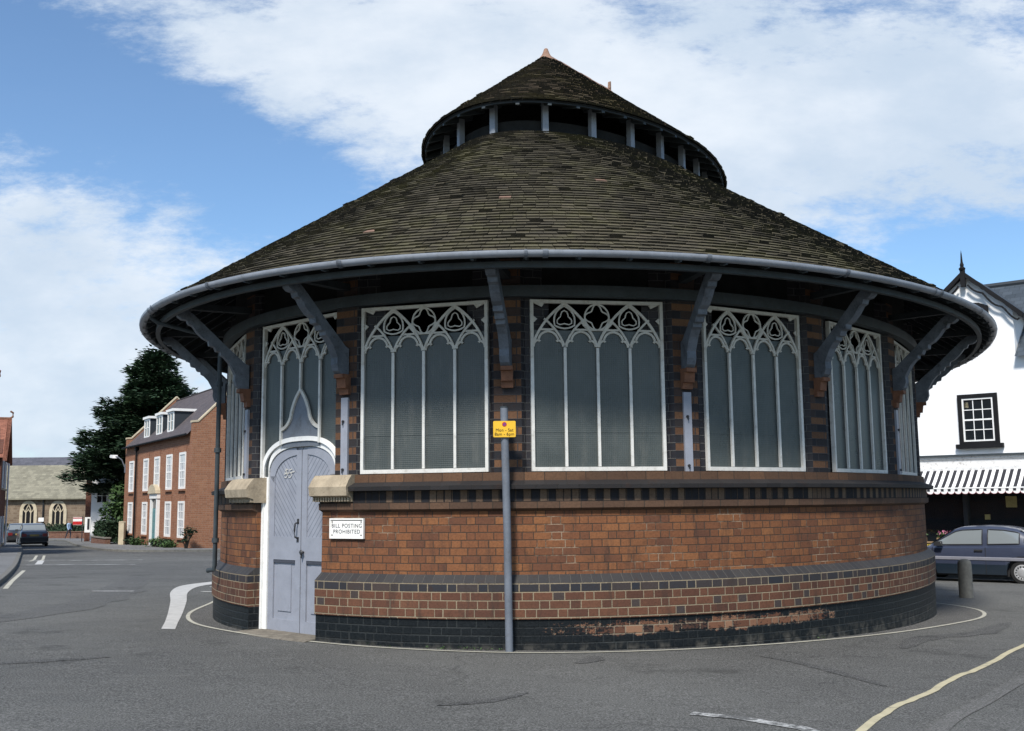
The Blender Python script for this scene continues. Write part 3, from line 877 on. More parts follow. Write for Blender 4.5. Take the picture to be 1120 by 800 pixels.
# the bay with the door
TD = R(164.0)
FD = frame_at(TD, 5.395, 0); FW = frame_at(TD, 5.455, 0)
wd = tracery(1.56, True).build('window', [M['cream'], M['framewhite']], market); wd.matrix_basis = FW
wd.matrix_parent_inverse = WM(market).inverted()
def arch_x(z, w, zs, zt):           # half-width of the door arch at height z
    return w * (1 - max(0, (z - zs) / (zt - zs)) ** 2.6) ** (1 / 2.6)
def arch_pts(w, zs, zt, n=14):
    out = []
    for k in range(n + 1):
        a = PI / 2 * k / n; out.append((w * math.cos(a) ** .72, zs + (zt - zs) * math.sin(a) ** .86))
    return out
ap = arch_pts(.68, 2.02, 2.375)     # right half, from the springing to the crown
out_half = ap
mb = MB()
poly = [(-.78, 1.945), (-.68, 1.945)] + [(-x, z) for x, z in ap] + [(x, z) for x, z in ap[::-1][1:]] + [(.68, 1.945), (.78, 1.945), (.78, 3.53), (-.78, 3.53)]
A = [(x, -.045, z) for x, z in poly]; 
mb.face([(x, -.02, z) for x, z in poly]); mb.face([(x, -.03, z) for x, z in poly][::-1])
q = mb.build('mesh_panel', M['mesh'], wd, local=True)
mb = MB(); pts = [(0, 2.98)] + [(s_ , z) for s_, z in arcpts((0, 2.98), (.2, 2.66), .03, 5)[1:] + arcpts((.2, 2.66), (.385, 2.53), -.03, 5)[1:]]
pl = pts + [(.385, 2.30), (-.385, 2.30)] + [(-x, z) for x, z in pts[::-1][:-1]]
mb.face([(x, -.012, z) for x, z in pl]); 
mb.build('board_panel', M['greyblue'], wd, local=True)

# door surround, leaves, step
def door_part(mb, name, m, parent=market, smooth=None):
    o = mb.build(name, m); o.matrix_basis = FD; setparent(o, parent) ; return o
mb = MB()
jw = .122
inn = [(.675, .02)] + arch_pts(.675, 1.95, 2.30); outr = [(.675 + jw, .02)] + arch_pts(.675 + jw, 1.96, 2.30 + jw)
yf, yb = .065, -.07
for sx in (-1, 1):
    rows = []
    for a, b in zip(inn, outr):
        A_, B_ = (sx * a[0], a[1]), (sx * b[0], b[1])
        mid = ((A_[0] * .45 + B_[0] * .55), (A_[1] * .45 + B_[1] * .55))
        rows.append([(A_[0], yb, A_[1]), (A_[0], yf - .03, A_[1]), (mid[0], yf - .025, mid[1]), (mid[0], yf, mid[1]), (B_[0], yf, B_[1]), (B_[0], yb, B_[1])])
    mb.grid(rows, flip=sx > 0)
door_part(mb, 'door_frame', M['white'])
# wide white reveal on the left side of the opening
def planked():
    m, t, b = newmat('diagonal_boarded_door_paint')
    s = t.sep(t.obj())
    dgl = t.math('ADD', t.math('ABSOLUTE', s[0]), t.math('MULTIPLY', s[2], -.86))
    g = t.math('ABSOLUTE', t.math('SUBTRACT', t.math('FRACT', t.math('DIVIDE', dgl, .075)), .5))
    gr = t.smooth(g, .41, .475)
    n = t.noise(t.geo('Position'), 6, 5)
    c = t.mix(t.smooth(n, .35, .7), (.235, .247, .285, 1), (.275, .289, .332, 1))
    c = t.mix(t.smooth(t.noise(t.geo('Position'), 30, 5, .7), .62, .75, 0, .5), c, (.2, .21, .24, 1))
    c = t.mix(t.math('MULTIPLY', gr, .9), c, (.06, .068, .09, 1))
    t.put(b.inputs['Base Color'], c); b.inputs['Roughness'].default_value = .5
    t.put(b.inputs['Normal'], t.bump(gr, -1.0, .01))
    return m
M['planked'] = planked()
M['door_gap'] = mat('dark_panel_edge', (.05, .055, .07), .7)
for sx in (-1, 1):
    mb = MB()
    arcf = arch_pts(.67, 1.95, 2.295)
    poly = [(.006, .05), (.67, .05)] + arcf[:-1] + [(.006, 2.295)]
    poly = [(x, z) for x, z in poly]
    if sx < 0: poly = [(-x, z) for x, z in poly][::-1]
    # backing slab
    mb.prism(poly, -.03, .0, 0)
    # stiles and rails standing proud of the panels
    def rail(x0, x1, z0, z1, d=.02):
        a, b = sorted((sx * x0, sx * x1)); mb.box(a, b, .0005, d, z0, z1)
    rail(.008, .11, .05, 1.93); rail(.56, .668, .05, 1.95)
    rail(.11, .56, .05, .20); rail(.11, .56, .92, 1.20)
    rail(.008, .11, 1.93, 2.26)
    rail(.20, .47, .30, .86, .012)                       # fielded lower panel
    ai = [(x - .10, z - .09) for x, z in arcf]
    rows = []
    for (a, b) in zip(arcf, ai):
        a = (min(a[0], .667), a[1] - .003)
        if a[0] < .11: a = (.11, a[1])
        if b[0] < .11: b = (.11, b[1])
        rows.append([(sx * a[0], .02, a[1]), (sx * b[0], .02, b[1]), (sx * b[0], .0005, b[1])])
    mb.grid(rows, 0, flip=sx > 0)
    leaf = door_part(mb, 'door_leaf', [M['doorblue']])
    pm = MB(); pp = [(.11, 1.20), (.56, 1.20), (.56, 1.86)] + [(x, z) for x, z in ai if .11 < x < .56] + [(.11, 2.2)]
    if sx < 0: pp = [(-x, z) for x, z in pp][::-1]
    pm.prism(pp, .001, .008)
    o = door_part(pm, 'boarded_panel', M['planked'], leaf)
    gm = MB(); a, b = sorted((sx * .115, sx * .555)); gm.box(a, b, .001, .024, .885, .915)
    door_part(gm, 'panel_edge', M['door_gap'], leaf)
    if sx > 0:
        hm = MB(); hm.tube([(.03, .02, 1.18), (.03, .065, 1.20), (.03, .075, 1.28), (.03, .065, 1.36), (.03, .02, 1.38)], .011, 8)
        hm.box(.012, .048, .0205, .026, 1.14, 1.20); hm.box(.012, .048, .0205, .026, 1.36, 1.42)
        hm.v = [(x + .03, y, z) for x, y, z in hm.v]
        door_part(hm, 'handle', M['iron'], leaf)
    else:
        hm = MB(); hm.tube([(-.06, .02, 1.02), (-.06, .05, 1.02)], .012, 8); hm.tube([(-.06, .045, 1.02), (-.06, .06, 1.02), (-.06, .075, 1.02)], .03, 12, radii=[.02, .034, .018])
        hm.tube([(-.06, .05, 1.02), (-.055, .055, .95)], .01, 6)
        door_part(hm, 'knob', M['iron'], leaf)
# chalky scrawl on the left leaf
mb = MB()
def scr(pts): mb.bar2d(pts, .009, .0215, .0205)
for ox in (0, .085):
    scr([(.29 - ox, 2.03), (.345 - ox, 2.02), (.35 - ox, 1.985), (.31 - ox, 1.985), (.295 - ox, 1.955), (.33 - ox, 1.925), (.36 - ox, 1.935)])
scr([(.37, 1.97), (.15, 2.0)]); scr([(.33, 2.045), (.30, 1.95)])
door_part(mb, 'chalk_scrawl', M['cream'], [o for o in COL.objects if o.name.startswith('door_leaf')][1])
# iron-stained stone doorstep
mb = MB(); n = 8
rows = []
for k in range(n + 1):
    t = DOOR_L - R(.3) + (DOOR_R - DOOR_L + R(.3)) * k / n
    x0, y0 = EP(t, 5.42); x1, y1 = EP(t, 5.74); x2, y2 = EP(t, 5.84)
    rows.append([(x0, y0, .062), (x1, y1, .058), (x2, y2, .046), (x2, y2, -.2)])
mb.grid(rows); mb.face(rows[0][::-1]); mb.face(rows[-1])
mb.build('doorstep', mat('worn_step_stone', (.17, .15, .12), .9, .2, var=.3, scale=8, bump=.4, dirt=(.06, .05, .04), dirt_amt=.7), market)
# buff stone caps on the wall ends beside the door
def cap(t0, t1):
    mb = MB(); pr = [(5.40, 1.62), (5.655, 1.62), (5.665, 1.665), (5.75, 1.69), (5.765, 1.79), (5.72, 1.86), (5.66, 1.925), (5.40, 1.94)]
    n = 6; rows = []
    for k in range(n + 1):
        t = t0 + (t1 - t0) * k / n
        rows.append([(*EP(t, r), z + (0 if .05 < k / n < .95 else 0)) for r, z in pr])
    mb.grid(rows); mb.face(rows[0][::-1]); mb.face(rows[-1])
    nd = 14
    for k in range(nd):                        # little dentils below
        ta = t0 + (t1 - t0) * (k + .2) / nd; tb = t0 + (t1 - t0) * (k + .72) / nd
        P = [(*EP(ta, 5.63), 0), (*EP(tb, 5.63), 0), (*EP(tb, 5.70), 0), (*EP(ta, 5.70), 0)]
        lo = [(x, y, 1.625) for x, y, _ in P]; hi = [(x, y, 1.672) for x, y, _ in P]
        mb.face(lo); 
        for a in range(4): mb.face([lo[a], lo[(a + 1) % 4], hi[(a + 1) % 4], hi[a]])
    return mb.build('stone_cap', M['stone'], market, smooth=30)
cap(DOOR_R - R(.5), inv_arc(arc(DOOR_R) + .50)); cap(inv_arc(arc(DOOR_L) - .70), DOOR_L + R(.6))
# rainwater pipe at the left
td = R(146.0); mb = MB()
P = [(*EP(td, 6.70), 4.09), (*EP(td, 6.60), 4.02), (*EP(td, 5.82), 3.86), (*EP(td, 5.775), 3.75), (*EP(td, 5.775), .80), (*EP(td, 5.785), .75), (*EP(R(145.2), 5.85), .73)]
mb.tube(P, .031, 10)
for z, r in ((3.2, 5.775), (2.3, 5.775), (1.1, 5.775)):
    mb.tube([(*EP(td, r), z), (*EP(td, r), z + .06)], .048, 10)
mb.build('downpipe', M['greyblue_dull'], market, smooth=50)
# dark floor inside
mb = MB(); mb.face([(*EP(2 * PI * k / 60, 5.4), .03) for k in range(60)])
mb.build('hall_floor', M['concrete'], market)

# ------------------------------------------------------------------ road markings
ring_pts = catmull([(-5.3, 19.2), (-5.09, 17.95), (-4.82, 15.9), (-4.3, 14.35), (-3.5, 13.25), (-2.6, 12.45), (-1.5, 11.75), (-.1, 11.36), (1.4, 11.55), (3.0, 12.25), (4.6, 13.35), (5.9, 14.6), (6.85, 15.75), (7.38, 16.9), (7.52, 17.9), (7.38, 18.8), (6.9, 20.2)], 8)
inner = [EP(R(100 + 170 * k / (len(ring_pts) - 1)), 5.5) for k in range(len(ring_pts))]
inner = []
for x, y in ring_pts:
    a = math.atan2(y - CY, x - CX); inner.append((CX + math.cos(a) * 4.6, CY + math.sin(a) * 4.6))
tag(sheet('apron', ring_pts, inner, M['asphalt_dark'], .003, nsub=6), kind='structure')
strip_line('edge_line', ring_pts, .055, M['line_cream'], .008)
mk = catmull([(-4.36, 13.5), (-4.95, 15.6), (-5.75, 18.3), (-6.55, 20.9), (-6.95, 23.0), (-6.75, 24.6)], 6)
wl = [.24, .26, .34, .5, .75, .8]
a, b = [], []
for i, p in enumerate(mk):
    w = .19 + (.36) * max(0, (i / (len(mk) - 1)) - .1)
    a.append((p[0] - w * .5, p[1] + w * .12)); b.append((p[0] + w * .5, p[1] - w * .12))
sheet('hatched_marking', a, b, M['line_white'], .006)
strip_line('hatched_marking', [(-6.9, 24.7), (-5.0, 26.8), (-2, 29)], .35, M['line_white'], .006)
strip_line('hatched_marking', [(-6.45, 22.6), (-3.8, 23.2)], .16, M['line_white'], .007)
strip_line('hatched_marking', [(-6.15, 21.0), (-3.6, 20.4)], .16, M['line_white'], .007)
yl = catmull([(.9, 5.0), (2.36, 7.43), (2.92, 8.33), (3.42, 8.96), (3.99, 9.8), (4.55, 10.49), (5.7, 12.11), (7.4, 14.3), (11, 17.8)], 5)
yl = [(x + .008 * math.sin(i * 1.7), y + .006 * math.sin(i * 2.9 + 1)) for i, (x, y) in enumerate(yl)]
strip_line('yellow_line', yl, .066, M['line_yellow'], .006)
strip_line('worn_line', [(1.3, 8.02), (1.62, 7.86), (1.98, 7.5), (2.05, 7.3)], .12, M['line_faint'], .006)
strip_line('worn_line', [(-8.3, 21.0), (-7.5, 21.05)], .14, M['line_faint'], .006)
for o_ in (0, .32):
    strip_line('yellow_line', [(-17.2 + o_, 37.8), (-17.95 + o_, 39.8), (-20.2 + o_, 45.0)], .10, M['line_cream'], .006)
strip_line('yellow_line', [(-10.3, 21.6), (-11.5, 24.4), (-13.9, 30.2)], .10, M['line_cream'], .006)
strip_line('bay_marking', [(-17.6, 38.3), (-14.0, 40.1)], .35, M['line_faint'], .006)
strip_line('bay_marking', [(-16.1, 34.4), (-12.6, 35.4)], .3, M['line_faint'], .006)
strip_line('bay_marking', [(-15.6, 34.9), (-17.15, 38.6)], .22, M['line_white'], .008)

def stain(pts, wd, m):
    L = catmull(pts, 6); n = len(L); a, b = [], []
    for i, (p, q, r) in enumerate(zip(L, offs(L, 1), offs(L, -1))):
        f = math.sin(PI * min(1, (i + .3) / n)) ** .6
        wa = wd * f * (1 + .5 * mn.noise(Vector((i * .6, 1.3, 0)))); wb = wd * f * (1 + .6 * mn.noise(Vector((i * .7, 7.1, 0))))
        a.append((p[0] + (q[0] - p[0]) * wa, p[1] + (q[1] - p[1]) * wa)); b.append((p[0] + (r[0] - p[0]) * wb, p[1] + (r[1] - p[1]) * wb))
    sheet('tar_stain', a, b, m, .004)
M['patch2'] = asphalt('gritty_kerb_edge', (.085, .083, .076), .3, False)
M['stain'] = asphalt('old_oil_stain', (.036, .036, .034), .3, False); M['patch'] = asphalt('tarmac_repair', (.05, .05, .047), .25, False)
stain([(2.55, 11.2), (2.76, 10.9), (2.92, 10.45), (3.1, 9.75), (3.2, 9.3)], .07, M['stain'])
stain([(.62, 10.6), (.8, 10.9), (.83, 11.15)], .10, M['stain'])
stain([(-5.2, 10.3), (-4.7, 10.55), (-4.1, 10.9)], .09, M['stain'])
stain([(4.3, 11.9), (4.9, 12.9), (5.9, 13.6), (6.9, 15.0)], .16, M['stain'])
stain([(-.6, 8.3), (-.2, 8.5), (.1, 8.9)], .05, M['stain'])
stain([(-7.5, 12.5), (-7.0, 16.5), (-7.8, 21), (-9.5, 27)], .45, M['patch'])

# pavements with kerbs
def pavement(name, edge, inside, h=.11, m=None, km=None):
    """edge = kerb line; inside = far side line with the same count"""
    k2 = [(e[0] + (i[0] - e[0]) / max(.01, math.hypot(i[0] - e[0], i[1] - e[1])) * .14, e[1] + (i[1] - e[1]) / max(.01, math.hypot(i[0] - e[0], i[1] - e[1])) * .14) for e, i in zip(edge, inside)]
    mb = MB()
    mb.grid([[(x, y, gz(x, y) - .02) for x, y in edge], [(x, y, gz(x, y) + h - .012) for x, y in edge], [(x * .93 + u * .07, y * .93 + v * .07, gz(x, y) + h) for (x, y), (u, v) in zip(edge, k2)], [(x, y, gz(x, y) + h) for x, y in k2]])
    tag(mb.build('kerb', km or M['kerbstone']), kind='structure')
    mb = MB(); rows = []
    for (a, b) in zip(k2, inside):
        rows.append([(a[0] + (b[0] - a[0]) * k / 6, a[1] + (b[1] - a[1]) * k / 6, gz(a[0] + (b[0] - a[0]) * k / 6, a[1] + (b[1] - a[1]) * k / 6) + h - .004) for k in range(7)])
    mb.grid(rows); tag(mb.build(name, m or M['paving']), kind='structure')
le = catmull([(-8.2, 14.5), (-9.6, 19.0), (-11.1, 23.05), (-14.6, 31.2), (-18.65, 40.15), (-22.6, 48.8), (-27.3, 58.9), (-33, 71), (-38, 82), (-46, 90)], 6)
pavement('pavement', le, [(x - 5, y - 1.5) for x, y in le])
he = catmull([(-45, 93), (-38, 88), (-34.6, 82), (-28.2, 68), (-23.4, 58.5), (-20.4, 53.4), (-18.4, 52.0), (-15.8, 53.0), (-12, 55.5), (-5, 60), (6, 67)], 6)
hi_ = [(x + 4.2, y + 3.2) for x, y in he]
pavement('pavement', he, hi_)
re_ = catmull([(1.5, 5.0), (2.82, 7.44), (3.65, 8.58), (4.73, 10.04), (6.2, 12.0), (9.0, 15.2), (14, 20)], 6)
pavement('pavement', re_, [(x + 3.5, y - 2.2) for x, y in re_], .022, M['asphalt'], M['patch2'])

# ------------------------------------------------------------------ bollard, pole and notices
mb = MB(); z = gz(8.6, 20.34)
mb.lathe([(.13, -.1), (.128, .45), (.125, .62), (.118, .67), (.098, .70), (.06, .72), (0, .725)], 28)
mb.v = [(x, y, zz * (1 + .01 * math.sin(5 * x + 3 * y))) for x, y, zz in mb.v]
o = mb.build('bollard', M['concrete'], smooth=50); o.location = (8.6, 20.34, z)
tag(o, 'squat round concrete bollard standing on the tarmac in front of the blue hatchback', 'bollard')

px_, py_ = EP(R(194.0), 5.80)
pole = empty('sign_pole', (px_, py_, gz(px_, py_)), 0, 'slim grey metal pole with a small yellow parking plate against the brick wall', 'sign post')
mb = MB(); P = [(px_, py_, -.1), (px_ - .012, py_, 1.3), (px_ - .035, py_, 2.62)]
mb.tube(P, .042, 14); pl_ = mb.build('post', M['greyblue'], pole, smooth=50)
mb = MB(); mb.tube([(px_ - .035, py_, 2.62), (px_ - .035, py_, 2.635)], .044, 14); mb.build('post_cap', M['greyblue_dull'], pole)
M['signyellow'] = mat('yellow_sign_face', (.72, .42, .02), .4, .45, var=.04, scale=8, dirt=(.5, .3, .05), dirt_amt=.3)
SX, SY, SZ = px_ - .032, py_ - .055, 2.385
mb = MB()
def rrect(w, h, r, n=5):
    out = []
    for cx_, cz_, a0 in ((w - r, h - r, 0), (-w + r, h - r, 90), (-w + r, -h + r, 180), (w - r, -h + r, 270)):
        for k in range(n + 1): a = R(a0 + 90 * k / n); out.append((cx_ + r * math.cos(a), cz_ + r * math.sin(a)))
    return out
mb.prism([(SX + x, SZ + z) for x, z in rrect(.122, .088, .012)], SY - .004, SY + .002)
plate = mb.build('sign_plate', M['signyellow'], pole)
mb = MB()
for zz in (SZ + .045, SZ - .045): mb.box(SX - .055, SX + .055, SY + .003, SY + .095, zz - .012, zz + .012)
split_build(mb, 'clip', M['greyblue_dull'], pole)
def put_text(body, size, x, z, y, m, parent, name='lettering', sp=1.0, bold=0.0):
    o = text_mesh(body, size, name, m, sp)
    o.matrix_basis = Matrix.Translation((x, y, z)) @ Matrix.Rotation(R(90), 4, 'X')
    setparent(o, parent); return o
put_text('Mon - Sat', .047, SX, SZ - .012, SY - .0055, M['black'], plate, sp=1.05)
put_text('8am - 6pm', .047, SX, SZ - .056, SY - .0055, M['black'], plate, sp=1.05)
M['signred'] = mat('sign_red', (.45, .02, .02), .5); M['signblue'] = mat('sign_blue', (.03, .06, .3), .5)
mb = MB(); ringp = [(SX + .021 * math.cos(2 * PI * k / 20), SZ + .052 + .021 * math.sin(2 * PI * k / 20)) for k in range(20)]
mb.prism(ringp, SY - .0055, SY - .0042); mb.build('sign_disc', M['signblue'], plate)
mb = MB(); mb.bar2d(ringp, .008, SY - .0068, SY - .0058, closed=True); mb.bar2d([(SX - .015, SZ + .067), (SX + .015, SZ + .037)], .008, SY - .0066, SY - .0058)
mb.build('sign_disc_ring', M['signred'], plate)

# enamel notice by the door
tn = R(173.95); FN = frame_at(tn, 5.585, 1.315)
notice = empty('notice_board', FN.translation, 0, 'white cast notice reading BILL POSTING PROHIBITED on the brick wall', 'notice')
M['signwhite'] = mat('white_enamel', (.80, .78, .73), .4, .5, var=.03, scale=10, dirt=(.6, .55, .45), dirt_amt=.25)
def npart(mb, name, m, parent):
    o = mb.build(name, m); o.matrix_basis = FN; setparent(o, parent); return o
mb = MB(); w_, h_ = .245, .115
mb.box(-w_, w_, .0, .022, -h_, h_)
face_ = npart(mb, 'plate', M['signwhite'], notice)
mb = MB(); mb.box(-w_ + .02, w_ - .02, .0225, .0235, h_ - .026, h_ - .018)
npart(mb, 'shadow_line', M['iron'], face_)
mb = MB()
mb.box(-w_, w_, .022, .032, h_ - .016, h_); mb.box(-w_, w_, .022, .030, -h_, -h_ + .012); mb.box(-w_, -w_ + .014, .022, .031, -h_ + .012, h_ - .016); mb.box(w_ - .014, w_, .022, .031, -h_ + .012, h_ - .016)
npart(mb, 'rim', M['signwhite'], notice)
mb = MB()
for sx in (-1, 1):
    for sz in (-1, 1): mb.tube([(sx * (w_ - .035), .022, sz * (h_ - .04)), (sx * (w_ - .035), .028, sz * (h_ - .04))], .008, 10)
split_build(mb, 'screw', M['iron'], notice, False, FN)
M['lettergrey'] = mat('grey_worn_letters', (.07, .07, .08), .6)
for body, zz in (('BILL POSTING', .03), ('PROHIBITED', -.037)):
    o = text_mesh(body, .064, 'lettering', M['lettergrey'], 1.12)
    o.matrix_basis = FN @ Matrix.Translation((0, .0235, zz)) @ Matrix.Rotation(PI, 4, 'Z') @ Matrix.Rotation(R(90), 4, 'X')
    setparent(o, face_)

# ------------------------------------------------------------------ buildings helpers (local frame: x along the front, y outward, z up)
def sash(parent, x, z0, z1, w, cols, rows, fm, depth=.07, y=0.0, frame=.07, barw=.028, meet=True, sill=None, head=None, name='window', gm=None, outer=None):
    mb = MB()
    a, b = x - w / 2, x + w / 2
    if outer:
        of = outer
        pass
    mb.box(a, a + frame, y - .05, y + depth, z0, z1); mb.box(b - frame, b, y - .05, y + depth, z0, z1)
    mb.box(a + frame, b - frame, y - .05, y + depth - .003, z1 - frame, z1); mb.box(a + frame, b - frame, y - .05, y + depth - .003, z0, z0 + frame)
    iw = w - 2 * frame; ih = z1 - z0 - 2 * frame
    for k in range(1, cols):
        xx = a + frame + iw * k / cols; mb.box(xx - barw / 2, xx + barw / 2, y - .02, y + depth - .03, z0 + frame, z1 - frame)
    for k in range(1, rows):
        zz = z0 + frame + ih * k / rows; bw = barw * (1.9 if meet and k * 2 == rows else 1)
        mb.box(a + frame, b - frame, y - .02, y + depth - .027, zz - bw / 2, zz + bw / 2)
    o = mb.build(name, fm, parent, local=True)
    mb = MB(); mb.face([(a + frame * .8, y + .008, z0 + frame * .8), (b - frame * .8, y + .008, z0 + frame * .8), (b - frame * .8, y + .008, z1 - frame * .8), (a + frame * .8, y + .008, z1 - frame * .8)])
    mb.build('pane', gm or M['glass'], o, local=True)
    if sill:
        mb = MB(); mb.box(a - .06, b + .06, y - .02, y + depth + .06, z0 - sill, z0 - .002); mb.build('sill', head or fm, o, local=True)
    return o
def uvquad(mb, p, m, su, sv, o=(0, 0)):
    mb.face(p, m, [(o[0], o[1]), (o[0] + su, o[1]), (o[0] + su, o[1] + sv), (o[0], o[1] + sv)])
def part(mb, name, m, parent, **k): return mb.build(name, m, parent, local=True, **k)

# --- red brick town house with three dormers
HX, HY = -17.25, 56.46
house = empty('brick_house', (HX, HY, 0), math.atan2(.851, -.525), 'tall red brick town house with tiled roof, three flat dormers and a teal door', 'house')
HL, HD, HE, HRZ = 16.9, 6.4, 5.60, 8.75
mb = MB(); mb.box(0, HL, -HD, 0, -2.2, HE)
for x in (0, HL - .34):
    mb.prism([(-HD, HE), (0, HE), (0, HE + .38), (-.35, HE + .40), (-HD / 2, HRZ + .28), (-HD + .35, HE + .40), (-HD, HE + .38)], x, x + .34, axes='yz') if False else None
    P = [(-HD, HE + .001), (0, HE + .001), (0, HE + .42), (-.30, HE + .46), (-HD / 2, HRZ + .22), (-HD + .30, HE + .46), (-HD, HE + .42)]
    mb.prism(P, x, x + .34, axes='yz')
part(mb, 'wall', M['house_brick'], house)
mb = MB()
for x in (-.03, HL - .37):
    for s in (0, 1):
        q = lambda y: (-HD - y) if s else y
        P = [(q(.04), HE + .43), (q(-.30), HE + .47), (q(-HD / 2), HRZ + .23), (q(-HD / 2), HRZ + .34), (q(-.32), HE + .58), (q(.04), HE + .54)]
        mb.prism(P if not s else P[::-1], x, x + .40, axes='yz')
split_build(mb, 'coping', M['dressing'], house, True)
mb = MB(); Ls = math.hypot(HD / 2, HRZ - HE)
uvquad(mb, [(.35, .22, HE - .2), (HL - .35, .22, HE - .2), (HL - .35, -HD / 2, HRZ), (.35, -HD / 2, HRZ)], 0, HL, Ls)
uvquad(mb, [(HL - .35, -HD - .22, HE - .2), (.35, -HD - .22, HE - .2), (.35, -HD / 2, HRZ), (HL - .35, -HD / 2, HRZ)], 0, HL, Ls)
roof_ = part(mb, 'roof', M['house_slate'], house)
mb = MB(); mb.tube([(.35, -HD / 2, HRZ), (HL - .35, -HD / 2, HRZ)], .07, 8); part(mb, 'ridge_tiles', M['house_slate'], roof_)
mb = MB(); mb.tube([(.3, .29, HE - .2), (HL - .3, .29, HE - .2)], .06, 8); part(mb, 'gutter', M['black'], house)
mb = MB(); mb.tube([(13.05, .12, HE - .25), (13.05, .12, -.9)], .06, 8); mb.box(12.9, 13.2, .02, .22, HE - .5, HE - .27); part(mb, 'downpipe', M['black'], house)
for zc, (z0, z1) in ((0, (2.48, 4.5)), (1, (-.18, 1.82))):
    for k, x in enumerate((1.85, 4.8, 7.75, 10.65, 14.75)):
        if zc == 1 and k == 2: continue
        w = sash(house, x, z0, z1, 1.32, 3, 4, M['white'], y=.0, frame=.13, barw=.05, depth=.05, sill=.10, head=M['house_brick'], gm=M['pale_glass'])
        mb = MB(); mb.prism([(x - .70, z1 + .002), (x + .70, z1 + .002), (x + .85, z1 + .34), (x - .85, z1 + .34)], .0, .022); part(mb, 'lintel', M['house_brick'], w)
for x, zb in ((6.3, 0), (9.1, 0), (12.4, 0)):
    d = empty('dormer', (0, 0, 0)); setparent(d, house, True)
    yb = -.38; z0 = HE + .30; z1 = z0 + 1.2
    mb = MB(); mb.box(x - .72, x + .72, -2.05, yb, z0 - .35, z1)
    mb.build('cheek', M['slate'], d, local=True)
    mb = MB(); mb.box(x - .82, x + .82, -2.4, yb + .14, z1 + .002, z1 + .15); mb.build('dormer_roof', M['white'], d, local=True)
    mb = MB(); 
    mb.box(x - .70, x - .60, yb + .002, yb + .06, z0, z1 - .01); mb.box(x + .60, x + .70, yb + .002, yb + .06, z0, z1 - .01); mb.box(x - .60, x + .60, yb + .002, yb + .057, z1 - .12, z1 - .01); mb.box(x - .60, x + .60, yb + .002, yb + .07, z0, z0 + .1)
    mb.box(x - .04, x + .04, yb + .002, yb + .055, z0 + .1, z1 - .12); mb.box(x - .6, x - .04, yb + .002, yb + .04, z0 + .62, z0 + .66); mb.box(x + .04, x + .6, yb + .002, yb + .04, z0 + .62, z0 + .66)
    wn = mb.build('window', M['white'], d, local=True)
    mb = MB(); mb.face([(x - .6, yb + .012, z0 + .1), (x + .6, yb + .012, z0 + .1), (x + .6, yb + .012, z1 - .12), (x - .6, yb + .012, z1 - .12)])
    mb.build('pane', M['glass'], d, local=True)
# door case with small pediment
DX = 7.75
dc = MB()
dc.box(DX - .90, DX - .58, 0, .16, -1.1, 2.0); dc.box(DX + .58, DX + .90, 0, .16, -1.1, 2.0); dc.box(DX - .95, DX + .95, 0, .2, 2.002, 2.3)
dcase = part(dc, 'door_case', M['white'], house)
mb = MB(); P = [(DX - 1.0, 2.302)] + [(DX - .98 * math.cos(PI * k / 10), 2.34 + .50 * math.sin(PI * k / 10)) for k in range(11)] + [(DX + 1.0, 2.302)]
mb.prism(P, .01, .30); part(mb, 'door_hood', M['dressing'], house)
mb = MB(); mb.box(DX - .575, DX + .575, .02, .07, -1.0, 1.42)
for a, b in ((-.8, -.1), (.0, .55), (.65, 1.3)):
    for s in (-1, 1): mb.box(DX + s * .28 - .2, DX + s * .28 + .2, .0705, .09, a, b)
dr = part(mb, 'door', M['teal'], house)
mb = MB(); mb.box(DX - .575, DX + .575, .02, .05, 1.43, 2.0); part(mb, 'fanlight', M['glass'], house)
mb = MB(); mb.lathe([(0, 0), (.04, .02), (.03, .05), (0, .06)], 10, (DX - .42, .09), 0, .3); part(mb, 'door_knob', M['iron'], dr)
mb = MB(); mb.box(DX - .9, DX + .9, .0, .9, -1.3, -1.02); part(mb, 'doorstep', M['concrete'], house)
# lamp on a bracket at the far corner
lw = Matrix.Translation((HX, HY, 0)) @ Matrix.Rotation(math.atan2(.851, -.525), 4, 'Z')
p0 = lw @ Vector((HL - .1, .0, 4.55))
lamp = empty('wall_lamp', p0, math.atan2(.851, -.525), 'white street lantern on a short arm at the top corner of the brick house', 'street lamp')
mb = MB(); mb.tube([(0, 0, -.5), (0, .25, .1), (.1, .5, .3), (.35, .62, .34)], .04, 8); mb.box(-.08, .08, 0, .06, -.75, -.2); part(mb, 'arm', M['greyblue'], lamp)
mb = MB(); mb.prism([(.25, .22), (1.25, .30), (1.3, .40), (1.1, .48), (.3, .44)], .48, .8); part(mb, 'lamp_head', M['white'], lamp)

# --- far church across the end of the street
church = empty('church', (-45, 100, -1.55), 0, 'stone parish church with two traceried windows and a stone slate roof at the street end', 'church')
CZ = -1.55
def C_(x, y, z): return (x + 45, y - 100, z - CZ)
mb = MB(); mb.box(-26, 4.55, 0, 14, -.8, 2.5 - CZ)
